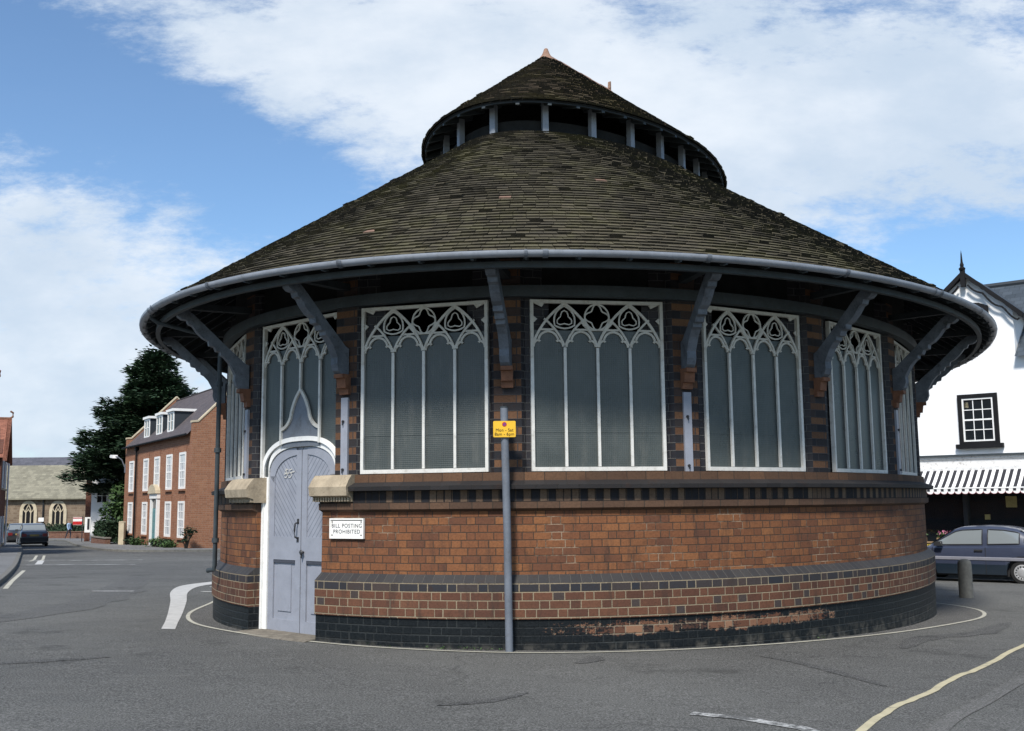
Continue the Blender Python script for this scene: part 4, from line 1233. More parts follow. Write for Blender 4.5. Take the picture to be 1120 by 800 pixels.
# coursed wall with a plinth
mb.box(-26, 4.62, -.12, 0, -.8, .5); mb.box(4.55, 5.0, -.35, .9, -.8, 3.2); 
mb.prism([(0, 2.5 - CZ), (14, 2.5 - CZ), (7, 6.4 - CZ)], 4.0, 4.5, axes='yz')
part(mb, 'wall', M['rubble'], church)
mb = MB(); uvquad(mb, [(-26, -.45, 2.38 - CZ), (4.75, -.45, 2.38 - CZ), (4.75, 4.2, 5.65 - CZ), (-26, 4.2, 5.65 - CZ)], 0, 30.7, 5.7)
uvquad(mb, [(4.75, -.45, 2.25 - CZ), (-26, -.45, 2.25 - CZ), (-26, -.45, 2.38 - CZ), (4.75, -.45, 2.38 - CZ)], 0, 30.7, .13)
part(mb, 'aisle_roof', M['stone_slate'], church)
mb = MB(); uvquad(mb, [(-26, 4.21, 5.45 - CZ), (4.75, 4.21, 5.45 - CZ), (4.75, 5.6, 6.5 - CZ), (-26, 5.6, 6.5 - CZ)], 0, 30.7, 1.8)
uvquad(mb, [(4.75, 5.6, 6.5 - CZ), (4.75, 13, 2 - CZ), (-26, 13, 2 - CZ), (-26, 5.6, 6.5 - CZ)], 0, 8, 30)
part(mb, 'nave_roof', M['lead_slate'], church)
mb = MB(); mb.face([(-2.8, -.35, 4.75 - CZ), (2.2, -.35, 4.75 - CZ), (.8, .55, 5.4 - CZ), (-2.9, .55, 5.4 - CZ)]) if False else None
def gothic(w, h0, h1, n=8):       # half-width, springing, apex
    P = []
    for k in range(n + 1):
        t = k / n; P.append((w * math.cos(t * PI / 2) ** .8 if k < n else 0, h0 + (h1 - h0) * math.sin(t * PI / 2)))
    return P
for cx_ in (-.85, 1.93 + .02):
    z0, zs, z1 = -.1 - CZ, 1.05 - CZ, 2.0 - CZ
    H = gothic(.68, zs, z1); P = [(cx_ - .68, z0)] + [(cx_ + .68, z0)] + [(cx_ + x, z) for x, z in H] + [(cx_ - x, z) for x, z in H[::-1][1:]]
    mb = MB(); edge = [(cx_ + .68, z0)] + [(cx_ + x, z) for x, z in H] + [(cx_ - x, z) for x, z in H[::-1][1:]] + [(cx_ - .68, z0)]
    mb.bar2d(edge, .30, -.10, .05); mb.box(cx_ - .85, cx_ + .85, -.2, .05, z0 - .18, z0 - .002)
    wn = part(mb, 'window', M['dressing'], church)
    mb = MB(); mb.face([(x, -.02, z) for x, z in P]); part(mb, 'pane', M['black'], wn)
    mb = MB()
    for k in (-1, 1):
        x = cx_ + k * .23; mb.box(x - .045, x + .045, -.085, -.03, z0, zs + .25)
    for a, b, bl in (((cx_ - .23, zs), (cx_ - .5, zs + .4), .05), ((cx_ - .23, zs), (cx_, zs + .55), -.08), ((cx_ + .23, zs), (cx_, zs + .55), .08), ((cx_ + .23, zs), (cx_ + .5, zs + .4), -.05), ((cx_ - .23, zs + .2), (cx_ + .05, zs + .75), .03), ((cx_ + .23, zs + .2), (cx_ - .05, zs + .75), -.03)):
        mb.bar2d(arcpts(a, b, bl, 5), .07, -.083, -.03)
    part(mb, 'window_tracery', M['dressing'], wn)
mb = MB(); mb.tube([(.55, -.12, 2.3 - CZ), (.55, -.12, -.1)], .07, 8); part(mb, 'downpipe', M['iron'], church)
# gabled porch at the left
mb = MB()
P = [(-7.4, -1.0), (-3.9, -1.0), (-3.9, 1.75), (-5.65, 4.15), (-7.4, 1.75)]
mb.prism(P, -3.2, -.01); part(mb, 'porch', M['rubble'], church)
mb = MB()
for s in (-1, 1): mb.bar2d([(-5.65, 4.4), (-5.65 + s * 1.98, 1.72)], .28, -3.32, -.02)
split_build(mb, 'porch_coping', M['dressing'], church, True)
mb = MB(); H = gothic(.75, 1.3, 2.3); P = [(-5.35 - .75, -.4), (-5.35 + .75, -.4)] + [(-5.35 + x, z) for x, z in H] + [(-5.35 - x, z) for x, z in H[::-1][1:]]
mb.face([(x, -3.22, z) for x, z in P]); part(mb, 'porch_doorway', M['black'], church)

# churchyard wall and hedge
def leafy(mb, fn, n, s0, s1, flat=.5):
    """n small leaf faces at points from fn()"""
    for _ in range(n):
        p = Vector(fn()); s = random.uniform(s0, s1)
        a = Vector((random.gauss(0, 1), random.gauss(0, 1), random.gauss(0, flat))).normalized()
        b = a.cross(Vector((random.gauss(0, .6), random.gauss(0, .6), 1))).normalized()
        i = len(mb.v); mb.v += [tuple(p - a * s), tuple(p + b * s * .45), tuple(p + a * s), tuple(p - b * s * .45)]
        mb.f.append((i, i + 1, i + 2, i + 3)); mb.m.append(0); mb.uv.append(None)
def hedge(name, x0, x1, y0, y1, z0, z1, n, m, label, s=(.08, .2), rz=0.0, loc=(0, 0, 0)):
    o = empty(name, loc, rz, label, 'hedge')
    mb = MB()
    # dense twiggy core with a bumpy surface
    nx, nz = max(4, int((x1 - x0) / .35)), 6
    def fn():
        f = random.random(); x = random.uniform(x0, x1)
        if f < .55: return (x, random.choice((y0, y1)) + random.gauss(0, .05), random.uniform(z0, z1))
        if f < .9: return (x, random.uniform(y0, y1), z1 + random.gauss(0, .06) + .05 * math.sin(x * 3))
        return (random.choice((x0, x1)) + random.gauss(0, .05), random.uniform(y0, y1), random.uniform(z0, z1))
    leafy(mb, fn, n, *s); mb.build('foliage', m, o, local=True)
    mb = MB(); mb.box(x0 + .1, x1 - .1, y0 + .1, y1 - .1, z0 - .3, z1 - .1); mb.build('branches', m, o, local=True)
    return o
hz = gz(-42, 96)
hedge('hedge', -11.5, 4.6, -.35, .35, .45, 1.28, 2600, M['hedge'], 'long clipped hedge above the low brick wall in front of the church', loc=(-43, 96.6, hz))
cw = empty('brick_wall', (-43, 95.9, hz), 0, 'low red brick churchyard wall below the clipped hedge', 'wall')
mb = MB(); mb.box(-12, 4.7, -.15, .15, -.6, .62); part(mb, 'brickwork', M['low_brick'], cw)
mb = MB(); mb.box(-12.05, 4.75, -.2, .2, .622, .70); part(mb, 'coping', M['low_brick'], cw)

# --- white house beyond the tree, with a brick flank and a painted gable
gwx, gwy = -31.3, 78.3; gwz = gz(gwx, gwy)
wh = empty('white_house', (gwx, gwy, gwz), R(180 + 12), 'narrow white rendered house with a brick flank between the church and the tree', 'house')
mb = MB(); mb.box(-2.9, 0, -7, 0, -.8, 5.0); mb.prism([(-2.9, 5.0), (0, 5.0), (-1.45, 6.6)], -7, 0)
mb.box(-1.85, -1.65, .0, .06, -.3, 5.0)
part(mb, 'wall', M['render_white'], wh)
mb = MB(); mb.box(.002, .45, -7, -.35, -.8, 5.05); part(mb, 'brick_flank', M['dark_brick'], wh)
mb = MB()
uvquad(mb, [(.6, .15, 4.85), (.6, -7.1, 4.85), (-1.45, -7.1, 6.75), (-1.45, .15, 6.75)], 0, 7.2, 2.7)
uvquad(mb, [(-3.1, -7.1, 4.85), (-3.1, .15, 4.85), (-1.45, .15, 6.75), (-1.45, -7.1, 6.75)], 0, 7.2, 2.5)
part(mb, 'roof', M['house_slate'], wh)
sash(wh, -.75, 2.9, 4.0, .8, 2, 2, M['white'])
pk_x, pk_y = -31.0, 84.0
pk = empty('pink_house', (pk_x + 1.5, pk_y, gz(pk_x, pk_y)), R(180), 'pale pink rendered cottage wall half hidden by the green shrub', 'house')
mb = MB(); mb.box(-5.2, 1.6, -6, 0, -1, 3.9); part(mb, 'wall', mat('pale_pink_render', (.62, .50, .44), .85, .2, var=.08), pk)
mb = MB(); uvquad(mb, [(1.8, .3, 3.7), (-5.4, .3, 3.7), (-5.4, -3, 6.0), (1.8, -3, 6.0)], 0, 7.2, 4); uvquad(mb, [(-5.4, -6.3, 3.7), (1.8, -6.3, 3.7), (1.8, -3, 6.0), (-5.4, -3, 6.0)], 0, 7.2, 4); part(mb, 'roof', M['house_slate'], pk)
sash(pk, -1.2, 1.3, 2.5, .9, 2, 2, M['white'])

# estate board and white notice on the corner of the white house
bx, by = -31.75, 77.2; bz = gz(bx, by)
eb = empty('hanging_board', (bx, by, bz), R(8), 'red and white hanging board beside the white house corner', 'sign')
mb = MB(); mb.box(.275, .325, -.03, .03, -.3, 1.92); part(mb, 'post', M['iron'], eb)
mb = MB(); mb.box(-.36, .27, -.03, .03, 1.30, 1.86); part(mb, 'board', M['white'], eb)
mb = MB(); mb.box(-.36, .27, -.036, -.031, 1.32, 1.56); part(mb, 'red_band', M['signred'], eb)
mb = MB(); mb.box(-.36, .27, -.036, -.031, 1.76, 1.83); part(mb, 'red_stripe', M['signred'], eb)
nb_ = empty('notice_case', (bx + .62, by + .2, bz), R(8), 'white framed notice case with a dark face on a post by the white house', 'sign')
mb = MB(); mb.box(-.2, .2, -.04, .04, .75, 1.85); part(mb, 'case', M['white'], nb_)
mb = MB(); mb.box(-.02, .14, -.05, -.041, .95, 1.75); part(mb, 'face', M['iron'], nb_)
mb = MB(); mb.box(-.17, -.11, -.03, .03, -.3, .749); mb.box(.11, .17, -.03, .03, -.3, .749); split_build(mb, 'leg', M['dark_brick'], nb_, True)

# low wall, hedge, gate post next to the brick house
u_ = Vector((-.525, .851)); hb = Vector((-26.3, 69.8))
hedge('hedge', 0, 4.2, -.5, .5, .55, 1.45, 2600, M['hedge'], 'dark square cut hedge next to the concrete gate post', rz=math.atan2(.851, -.525), loc=(-25.7, 68.4, gz(-26, 70)))
lw_ = empty('garden_wall', (-26.0, 67.8, gz(-26, 70)), math.atan2(.851, -.525), 'low mossy garden wall under the dark square hedge', 'wall')
mb = MB(); mb.box(-.3, 4.6, -.15, .15, -.6, .5); part(mb, 'brickwork', M['low_brick'], lw_)
mb = MB(); mb.box(-.35, 4.65, -.2, .2, .502, .58); part(mb, 'coping', M['concrete'], lw_)
mb = MB(); mb.box(-.16, .16, -.16, .16, -.5, 1.45); mb.prism([(-.18, 1.452), (.18, 1.452), (.12, 1.53), (-.12, 1.53)], -.18, .18)
o = mb.build('gate_post', M['dressing']); o.location = (-24.35, 65.9, gz(-25, 66)); tag(o, 'pale concrete gate post at the end of the dark square hedge', 'gate post')

# bushy shrub in front of the pink wall
def shrub(name, loc, r, h, n, m, label, s=(.10, .22), cat='shrub'):
    o = empty(name, loc, random.uniform(0, 6), label, cat)
    mb = MB(); C = [(random.gauss(0, r * .4), random.gauss(0, r * .4), random.uniform(.25, .85) * h, random.uniform(.35, .6) * r) for _ in range(14)]
    def fn():
        c = random.choice(C); v = Vector((random.gauss(0, 1), random.gauss(0, 1), random.gauss(0, 1))).normalized() * c[3] * random.uniform(.6, 1.08)
        return (c[0] + v.x, c[1] + v.y, max(.05, c[2] + v.z))
    leafy(mb, fn, n, *s); mb.build('foliage', m, o, local=True)
    mb = MB()
    for c in C[:7]: mb.tube([(0, 0, -.2), (c[0] * .4, c[1] * .4, c[2] * .5), (c[0], c[1], c[2])], .03, 5, radii=[.05, .035, .015])
    mb.build('stems', M['bark'], o, local=True)
    return o
shrub('shrub', (-26.6, 73.2, gz(-27, 73)), 1.35, 4.3, 4200, M['leafmid'], 'tall bright green shrub between the brick house and the pink wall')
# flower bed plants along the house foot
bedpts = [(1.2, .7), (2.4, .6), (3.6, .75), (4.9, .6), (9.3, .65), (10.8, .6), (12.2, .7), (14.2, .6)]
labels = ['low green plant in the bed at the near corner of the brick house', 'rounded plant under the nearest ground floor window of the brick house', 'leafy plant in the bed between the two near windows of the brick house', 'small plant just right of the teal door', 'small plant just left of the teal door', 'plant under the window left of the teal door', 'dark plant beside the black downpipe of the brick house', 'plant under the farthest ground floor window of the brick house']
for (x, y), lb in zip(bedpts, labels):
    p = lw @ Vector((x, y, 0)); h = random.uniform(.3, .5)
    shrub('bedding_plant', (p.x, p.y, gz(p.x, p.y) + .1), .42, h, 260, M['leafmid'] if random.random() < .6 else M['hedge'], lb, (.05, .12), 'plant')
for ob in COL.objects:
    if ob.name.startswith('bedding_plant'): ob['group'] = 'plants along the foot of the brick house'
p = lw @ Vector((.2, 1.0, 0))
shrub('yucca', (p.x + 1.0, p.y - .4, gz(p.x, p.y) + .1), .35, 1.25, 160, M['hedge'], 'taller dark bush at the near corner of the brick house', (.06, .16), 'shrub')

# --- the big dark conifer
tx, ty = -26.6, 77.5; tz = gz(tx, ty)
tree = empty('conifer_tree', (tx, ty, tz), 0, 'large dark spreading conifer rising behind the brick house', 'tree')
mb = MB(); mb.tube([(0, 0, -.3), (.1, 0, 3), (.0, .1, 7), (.1, 0, 11), (.3, 0, 13.6)], .3, 10, radii=[.42, .34, .24, .12, .03]); trunk_mb = mb
rnd = random.Random(11)
leaf = MB(); H = 14.4
prof = [(3.9, 4.0), (4.7, 5.3), (5.4, 5.6), (6.6, 5.1), (7.8, 4.7), (9.0, 4.2), (10.2, 3.5), (11.4, 2.6), (12.6, 1.7), (13.6, .8), (14.2, .25)]
def pr_r(z):
    for (a, ra), (b, rb) in zip(prof, prof[1:]):
        if a <= z <= b: return ra + (rb - ra) * (z - a) / (b - a)
    return .3
z = 4.35; ang = 0
while z < 14.1:
    r0 = pr_r(z); nbr = 13 if z < 10 else 9
    for k in range(nbr):
        ang += 2.399 + rnd.uniform(-.3, .3); L = r0 * rnd.uniform(.62, 1.12); zz = z + rnd.uniform(-.4, .4)
        d = Vector((math.cos(ang), math.sin(ang), 0)); side = Vector((-d.y, d.x, 0))
        rise = rnd.uniform(-.10, .28)
        pts = [d * (L * f) + Vector((0, 0, zz + L * (rise * f - .22 * f * f + .16 * f ** 4))) for f in (0, .35, .7, 1.0)]
        trunk_mb.tube(pts, .05, 5, radii=[.09, .06, .035, .012], cap=False)
        ns = max(5, int(L * 5.5))
        for j in range(ns):
            f = .18 + .84 * (j + rnd.random()) / ns
            c = d * (L * f) + Vector((0, 0, zz + L * (rise * f - .22 * f * f + .16 * f ** 4)))
            wsp = (1.0 - .6 * f) * .95 + .12
            for q in range(24):
                sgn = rnd.choice((-1, 1)); e = abs(rnd.gauss(0, .55)) * wsp
                p = c + side * sgn * e + d * (e * .5 + rnd.uniform(-.15, .15)) + Vector((0, 0, rnd.gauss(.0, .17) - .14 * e))
                dr_ = (d * rnd.uniform(.5, 1) + side * sgn * rnd.uniform(.2, 1) + Vector((0, 0, rnd.uniform(-.25, .4)))).normalized()
                s_ = rnd.uniform(.17, .36); w_2 = dr_.cross(Vector((rnd.gauss(0, .5), rnd.gauss(0, .5), 1))).normalized() * s_ * .28
                i = len(leaf.v); leaf.v += [tuple(p - dr_ * s_ * .5), tuple(p + w_2), tuple(p + dr_ * s_), tuple(p - w_2)]
                leaf.f.append((i, i + 1, i + 2, i + 3)); leaf.m.append(0); leaf.uv.append(None)
    z += .47
trunk_mb.build('trunk', M['bark'], tree, local=True, smooth=60)
leaf.build('crown', M['leafdark'], tree, local=True)

# --- houses down the left edge of the street
def street_house(loc, rz, label, wallm, roofm, L, D, E, Rg, first):
    o = empty('terraced_house', loc, rz, label, 'house')
    mb = MB(); mb.box(0, L, -D, 0, -2.5, E); mb.prism([(0, E), (L, E), (L / 2, Rg - .1)], -D, 0) ; part(mb, 'wall', wallm, o)
    mb = MB(); sl = math.hypot(L / 2, Rg - E)
    uvquad(mb, [(-.3, -D, E - .25), (-.3, .25, E - .25), (L / 2, .25, Rg), (L / 2, -D, Rg)], 0, D, sl); uvquad(mb, [(L + .3, .25, E - .25), (L + .3, -D, E - .25), (L / 2, -D, Rg), (L / 2, .25, Rg)], 0, D, sl)
    for s in (-1, 1):
        xe = L / 2 + s * (L / 2 + .3)
        mb.prism([(xe, E - .25), (L / 2, Rg), (L / 2, Rg - .16), (xe, E - .41)], .06, .26)
    rf = part(mb, 'roof', roofm, o)
    mb = MB(); mb.tube([(L / 2, -D, Rg), (L / 2, .26, Rg)], .09, 8); mb.tube([(L / 2, .1, Rg), (L / 2, .3, Rg + .12), (L / 2, .3, Rg + .34), (L / 2, .16, Rg + .42)], .06, 6); part(mb, 'ridge_tiles', M['terracotta'], rf)
    for x in (L * .28, L * .72):
        for z0 in (.3, 3.3): sash(o, x, z0, z0 + 1.5, 1.0, 2, 2, M['white'], depth=.05, sill=.1, head=M['dressing'])
    mb = MB(); mb.tube([(.25, .1, E - .3), (.25, .1, -1.2)], .05, 8); part(mb, 'downpipe', M['white'], o)
    return o
ad = math.atan2(.92, -.40)
# local y must point to the street (to the right): x runs back towards the camera
rzl = math.atan2(-.92, .40)
street_house((-29.45, 61.2, gz(-28, 60)), rzl, 'dark brick house with a steep red tiled roof at the left edge of the street', M['dark_brick'], M['red_tile'], 7.0, 7.0, 5.1, 7.15, 1)
street_house((-25.35, 51.2, gz(-25, 48)), rzl, 'nearer brick house with a slate roof cut by the left edge of the photo', M['dark_brick'], M['slate'], 8.0, 7.0, 5.6, 7.9, 0)

# ------------------------------------------------------------------ the white shop on the right
FX, FY = 13.6, 31.0
rzs = math.atan2(.63, -.78)
SG = -.62                                         # ground level here
shop = empty('white_shop', (FX, FY, 0), rzs, 'white rendered shop house with a black trimmed gable, slate roof and sash window', 'shop')
mb = MB(); mb.box(-11, 7, -8, 0, 2.35, 5.75)                     # upper wall
mb.prism([(-1.33, 5.751), (1.25, 5.751), (1.25, 7.10), (-.06, 8.18), (-1.33, 7.10)], -2.5, 0)
part(mb, 'wall', M['render_white'], shop)
mb = MB()
uvquad(mb, [(-11, .28, 5.62), (-1.36, .28, 5.62), (-1.36, -3.6, 8.45), (-11, -3.6, 8.45)], 0, 9.6, 4.8)
uvquad(mb, [(1.28, .28, 5.62), (7, .28, 5.62), (7, -3.6, 8.45), (1.28, -3.6, 8.45)], 0, 5.7, 4.8)
uvquad(mb, [(-1.36, -2.0, 7.28), (1.28, -2.0, 7.28), (1.28, -3.6, 8.45), (-1.36, -3.6, 8.45)], 0, 2.6, 2)
uvquad(mb, [(7, -8, 5.4), (-11, -8, 5.4), (-11, -3.6, 8.45), (7, -3.6, 8.45)], 0, 18, 5)
rf = part(mb, 'roof', M['slate'], shop)
mb = MB(); mb.tube([(-11, -3.6, 8.47), (7, -3.6, 8.47)], .1, 8); part(mb, 'ridge_tiles', M['slate'], rf)
mb = MB()
uvquad(mb, [(-1.62, .2, 6.90), (-1.62, -3.2, 6.90), (-.06, -3.2, 8.28), (-.06, .2, 8.28)], 0, 3.4, 2.1); uvquad(mb, [(1.5, -3.2, 6.90), (1.5, .2, 6.90), (-.06, .2, 8.28), (-.06, -3.2, 8.28)], 0, 3.4, 2.1)
part(mb, 'gable_roof', M['slate'], shop)
# black bargeboards with a wavy lower edge
for s in (-1, 1):
    mb = MB(); top = []; bot = []
    x1 = 1.62 if s > 0 else 1.58
    for k in range(29):
        f = k / 28; x = -.06 + s * x1 * f * 1.0; zz = 8.34 - 1.44 * f
        top.append((x, zz))
        wv = .17 + .06 * abs(math.sin(f * PI * 3)) ** .6 + (.07 if .9 < f else 0) + .05 * (1 if abs((f * 3) % 1 - .98) < .05 else 0)
        bot.append((x, zz - wv * .72))
    for k in range(28):
        q = [top[k], top[k + 1], bot[k + 1], bot[k]]
        if s < 0: q = q[::-1]
        mb.prism(q, .14, .215)
    bb = part(mb, 'bargeboard', M['black'], shop)
    mb = MB()                                              # dark scalloped inner fillet, leaving a lit gap
    P = []
    for k in range(25):
        f = .08 + .86 * k / 24; P.append((-.06 + s * x1 * f, 8.34 - 1.44 * f - .27 - .10 * abs(math.sin(f * PI * 3.0)) ** 1.2 + .06 * (f > .93)))
    mb.bar2d(P, .05, .2, .15); part(mb, 'scalloped_edge', M['black'], bb)
mb = MB(); mb.box(-.13, -.0, .13, .23, 7.85, 8.36); mb.lathe([(.085, 0), (.10, .05), (.05, .1), (.06, .16), (.035, .24), (.018, .5), (0, .62)], 10, (-.06, .18), 0, 8.36)
part(mb, 'finial', M['black'], shop)
# attic window with arched black frame
mb = MB(); cx_ = -.08
P = [(cx_ - .60, 6.15), (cx_ + .60, 6.15), (cx_ + .60, 7.22), (cx_ + .35, 7.34), (cx_, 7.38), (cx_ - .35, 7.34), (cx_ - .60, 7.22)]
mb.prism(P, .003, .07); aw = part(mb, 'attic_window', M['black'], shop)
mb = MB(); mb.box(cx_ - .42, cx_ + .42, .0705, .085, 6.3, 7.12); part(mb, 'sash_frame', M['white'], aw)
mb = MB()
for s in (-1, 1): mb.box(cx_ + s * .19 - .165, cx_ + s * .19 + .165, .086, .09, 6.36, 7.05)
split_build(mb, 'pane', M['glass'], aw, True)
# twelve pane sash window in black surround
mb = MB(); a, b, z0, z1 = -.755, .355, 3.16, 4.63
mb.box(a, a + .12, .003, .09, z0, z1); mb.box(b - .12, b, .003, .09, z0, z1); mb.box(a + .12, b - .12, .003, .088, z1 - .12, z1); mb.box(a + .12, b - .12, .003, .088, z0, z0 + .07); mb.box(a - .1, b + .1, .003, .16, z0 - .13, z0 - .002)
sw = part(mb, 'window_surround', M['black'], shop)
so = sash(shop, (a + b) / 2, z0 + .072, z1 - .122, b - a - .242, 3, 4, M['white'], y=.03, depth=.045, frame=.045, barw=.024)
so.name = 'sash_window'
mb = MB(); mb.box(b - .30, b - .19, .034, .038, z1 - .40, z1 - .24); part(mb, 'paper_notice', mat('cream_paper', (.75, .66, .42), .8), so)
# fascia, cornice, awning, shopfront
mb = MB(); mb.box(-11, 7, .002, .10, 2.73, 2.82); mb.box(-11, 7, .002, .05, 2.50, 2.729); mb.box(-11, 7, .002, .13, 2.39, 2.499)
fas = part(mb, 'fascia', mat('white_fascia_paint', (.70, .69, .67), .6, .3, var=.06, scale=6, dirt=(.25, .22, .2), dirt_amt=.8), shop)
mb = MB(); mb.box(-11, 7, .101, .16, 2.80, 2.86); part(mb, 'cornice', M['greyblue_dull'], shop)
mb = MB(); mb.box(-11, 7, -8, -.6, -1.2, 2.35); part(mb, 'shop_back', M['iron'], shop)
mb = MB(); mb.box(-11, 7, -.18, -.1, -1.2, -.05)
for x in (-8, -5.4, -2.85, -2.0, .35, 2.6, 5.2): mb.box(x - .06, x + .06, -.2, -.02, -.05, 2.34)
mb.box(-11, 7, -.19, -.04, 1.75, 1.83)
part(mb, 'shopfront', M['iron'], shop)
mb = MB(); mb.face([(-11, -.15, -.05), (7, -.15, -.05), (7, -.15, 2.3), (-11, -.15, 2.3)]); part(mb, 'shop_glass', M['glass'], shop)
M['stripe_white'] = mat('awning_white', (.78, .77, .75), .85, .15, var=.04); M['stripe_dark'] = mat('awning_dark_grey', (.035, .035, .04), .85, .15, var=.15); M['stripe_red'] = mat('awning_red_trim', (.28, .07, .08), .85, .15)
aw_ = empty('awning', (0, 0, 0)); setparent(aw_, shop, True)
aw_.name = 'awning'
mbw, mbr = MB(), MB(); x = -11.0; k = 0; sw_ = .082
P0, P1 = (.12, 2.40), (.85, 1.85)
wst = .098
while x < 7:
    m_ = 0 if k % 2 == 0 else 1
    sag = [0, .02, 0]
    rows = [[(x, P0[0] + (P1[0] - P0[0]) * f, P0[1] + (P1[1] - P0[1]) * f - sg), (x + wst, P0[0] + (P1[0] - P0[0]) * f, P0[1] + (P1[1] - P0[1]) * f - sg)] for f, sg in ((0, 0), (.5, .02), (1, 0))]
    mbw.grid(rows, m_)
    x += wst; k += 1
ca = mbw.build('canvas', [M['stripe_white'], M['stripe_dark']], aw_, local=True)
mb = MB(); x = -11.0; k = 0; wv = .196
while x < 7:
    P = [(x, 1.85), (x + wv, 1.85), (x + wv, 1.77)] + [(x + wv / 2 + wv / 2 * math.cos(PI * j / 8), 1.77 - .075 * math.sin(PI * j / 8)) for j in range(1, 8)] + [(x, 1.77)]
    mb.face([(px, 0.852, pz) for px, pz in P], 0)
    mb.bar2d([(px, pz) for px, pz in P[2:]], .009, 0.858, 0.853, 2)
    cx2 = x + wst * 1.5; mb.face([(cx2 - wst * .42, .856, 1.845), (cx2 + wst * .42, .856, 1.845), (cx2 + wst * .42, .856, 1.775), (cx2 - wst * .42, .856, 1.775)], 1)
    x += wv; k += 1
mb.build('valance', [M['stripe_white'], M['stripe_dark'], M['stripe_red']], ca, local=True)
mb = MB(); mb.tube([(-11, .84, 1.86), (7, .84, 1.86)], .022, 8)
for x in (-6, -2.4, 1.2, 4.8): mb.tube([(x, .05, 1.95), (x, .82, 1.85)], .018, 6)
mb.build('awning_rail', M['white'], aw_, local=True)

# shop pavement and kerb
SW = Matrix.Translation((FX, FY, 0)) @ Matrix.Rotation(rzs, 4, 'Z')
ke = [tuple((SW @ Vector((x, 3.1, 0)))[:2]) for x in range(-14, 12)]; ki = [tuple((SW @ Vector((x, .0, 0)))[:2]) for x in range(-14, 12)]
pavement('pavement', ke, ki, .12)
# goods on show under the awning
def on_pave(x, y): 
    p = SW @ Vector((x, y, 0)); return (p.x, p.y, gz(p.x, p.y) + .116)
M['wood'] = mat('crate_wood', (.30, .2, .11), .85, .2, var=.25, scale=8)
fl_cols = [mat('red_flowers', (.42, .03, .04), .7, var=.3), mat('yellow_flowers', (.6, .42, .05), .7, var=.3), mat('pink_flowers', (.55, .2, .3), .7, var=.3)]
stand = empty('display_stand', on_pave(1.25, .55), rzs, 'dark slatted trestle carrying flower trays under the awning', 'display stand')
mb = MB(); 
for z, y in ((.42, .28), (.78, -.02)):
    for k in range(4): mb.box(-1.0, 1.0, y - .15 + k * .085, y - .15 + k * .085 + .06, z, z + .025)
for x in (-.9, .9): mb.box(x - .03, x + .03, .10, .16, 0, .419); mb.box(x - .03, x + .03, -.15, -.09, 0, .779); mb.box(x - .03, x + .03, .38, .43, 0, .419)
part(mb, 'trestle', M['wood'], stand)
def tray(x, y, z, col, label):
    b = on_pave(x, y); o = empty('flower_tray', (b[0], b[1], b[2] + z), rzs, label, 'flower tray', 'flower trays under the awning')
    mb = MB(); w, d, h = .26, .17, .12
    mb.box(-w, w, -d, d, .002, .015); mb.box(-w, w, d - .014, d, .015, h); mb.box(-w, w, -d, -d + .014, .015, h); mb.box(-w, -w + .014, -d + .014, d - .014, .015, h); mb.box(w - .014, w, -d + .014, d - .014, .015, h)
    part(mb, 'tray', M['wood'], o)
    mb = MB(); leafy(mb, lambda: (random.uniform(-w, w), random.uniform(-d, d), random.uniform(.08, .26)), 160, .03, .07); part(mb, 'leaves', M['leafmid'], o)
    mb = MB(); leafy(mb, lambda: (random.uniform(-w, w), random.uniform(-d, d), random.uniform(.2, .31)), 90, .025, .045, 1.0); part(mb, 'flowers', col, o)
tray(.62, .80, .447, fl_cols[0], 'tray of red flowers on the low shelf of the trestle, nearer the blue car bonnet')
tray(1.28, .80, .447, fl_cols[1], 'tray of yellow flowers in the middle of the low trestle shelf')
tray(1.85, .80, .447, fl_cols[0], 'tray of red flowers at the market hall end of the low trestle shelf')
tray(.75, .50, .807, fl_cols[2], 'tray of pink flowers on the upper shelf of the trestle')
tray(1.65, .50, .807, fl_cols[1], 'tray of yellow flowers on the upper shelf of the trestle, next to the market hall')
def carton(x, y, z, w, d, h, m, label):
    b = on_pave(x, y); o = empty('carton', (b[0], b[1], b[2] + z), rzs + random.uniform(-.1, .1), label, 'box', 'boxes of goods at the shopfront')
    mb = MB(); mb.box(-w, w, -d, d, 0, h); part(mb, 'box', m, o)
    mb = MB(); mb.prism([(-w, h), (-w - .08, h + .09), (-w - .075, h + .095), (-w + .005, h + .004)], -d, d); mb.prism([(w, h), (w + .08, h + .09), (w + .075, h + .095), (w - .005, h + .004)], -d, d); part(mb, 'flap', m, o)
cardm = mat('card_board', (.38, .28, .17), .9, .15, var=.15); wcard = mat('white_card', (.75, .74, .7), .9, .15, var=.1)
benchz = .82
bench = empty('display_bench', on_pave(-1.25, .40), rzs, 'long dark bench with boxes of goods against the shop window', 'display bench')
mb = MB(); mb.box(-1.5, 1.5, -.3, .3, benchz - .05, benchz)
part(mb, 'bench_top', M['wood'], bench)
for x in (-1.4, 1.4):
    mb = MB(); mb.box(x - .04, x + .04, -.26, .26, 0, benchz - .051); part(mb, 'leg', M['wood'], bench)
for x, w, h, m_, lb in ((-.25, .2, .2, wcard, 'white open carton on the bench nearest the flower trestle'), (-.85, .22, .26, cardm, 'tall brown carton on the bench beside the white carton'), (-1.5, .24, .17, wcard, 'low white carton in the middle of the bench'), (-2.2, .22, .24, cardm, 'brown carton at the far right of the bench')):
    carton(x, .40, benchz + .002, w, .2, h, m_, lb)
# price cards hanging in the window
mb = MB(); mb.box(-1.05, -.75, -.14, -.13, 1.3, 1.62); mb.box(-.3, -.15, -.14, -.13, .95, 1.1); mb.box(-2.5, -2.25, -.14, -.13, 1.0, 1.3)
split_build(mb, 'price_card', mat('yellow_card', (.25, .21, .09), .8), shop, True)

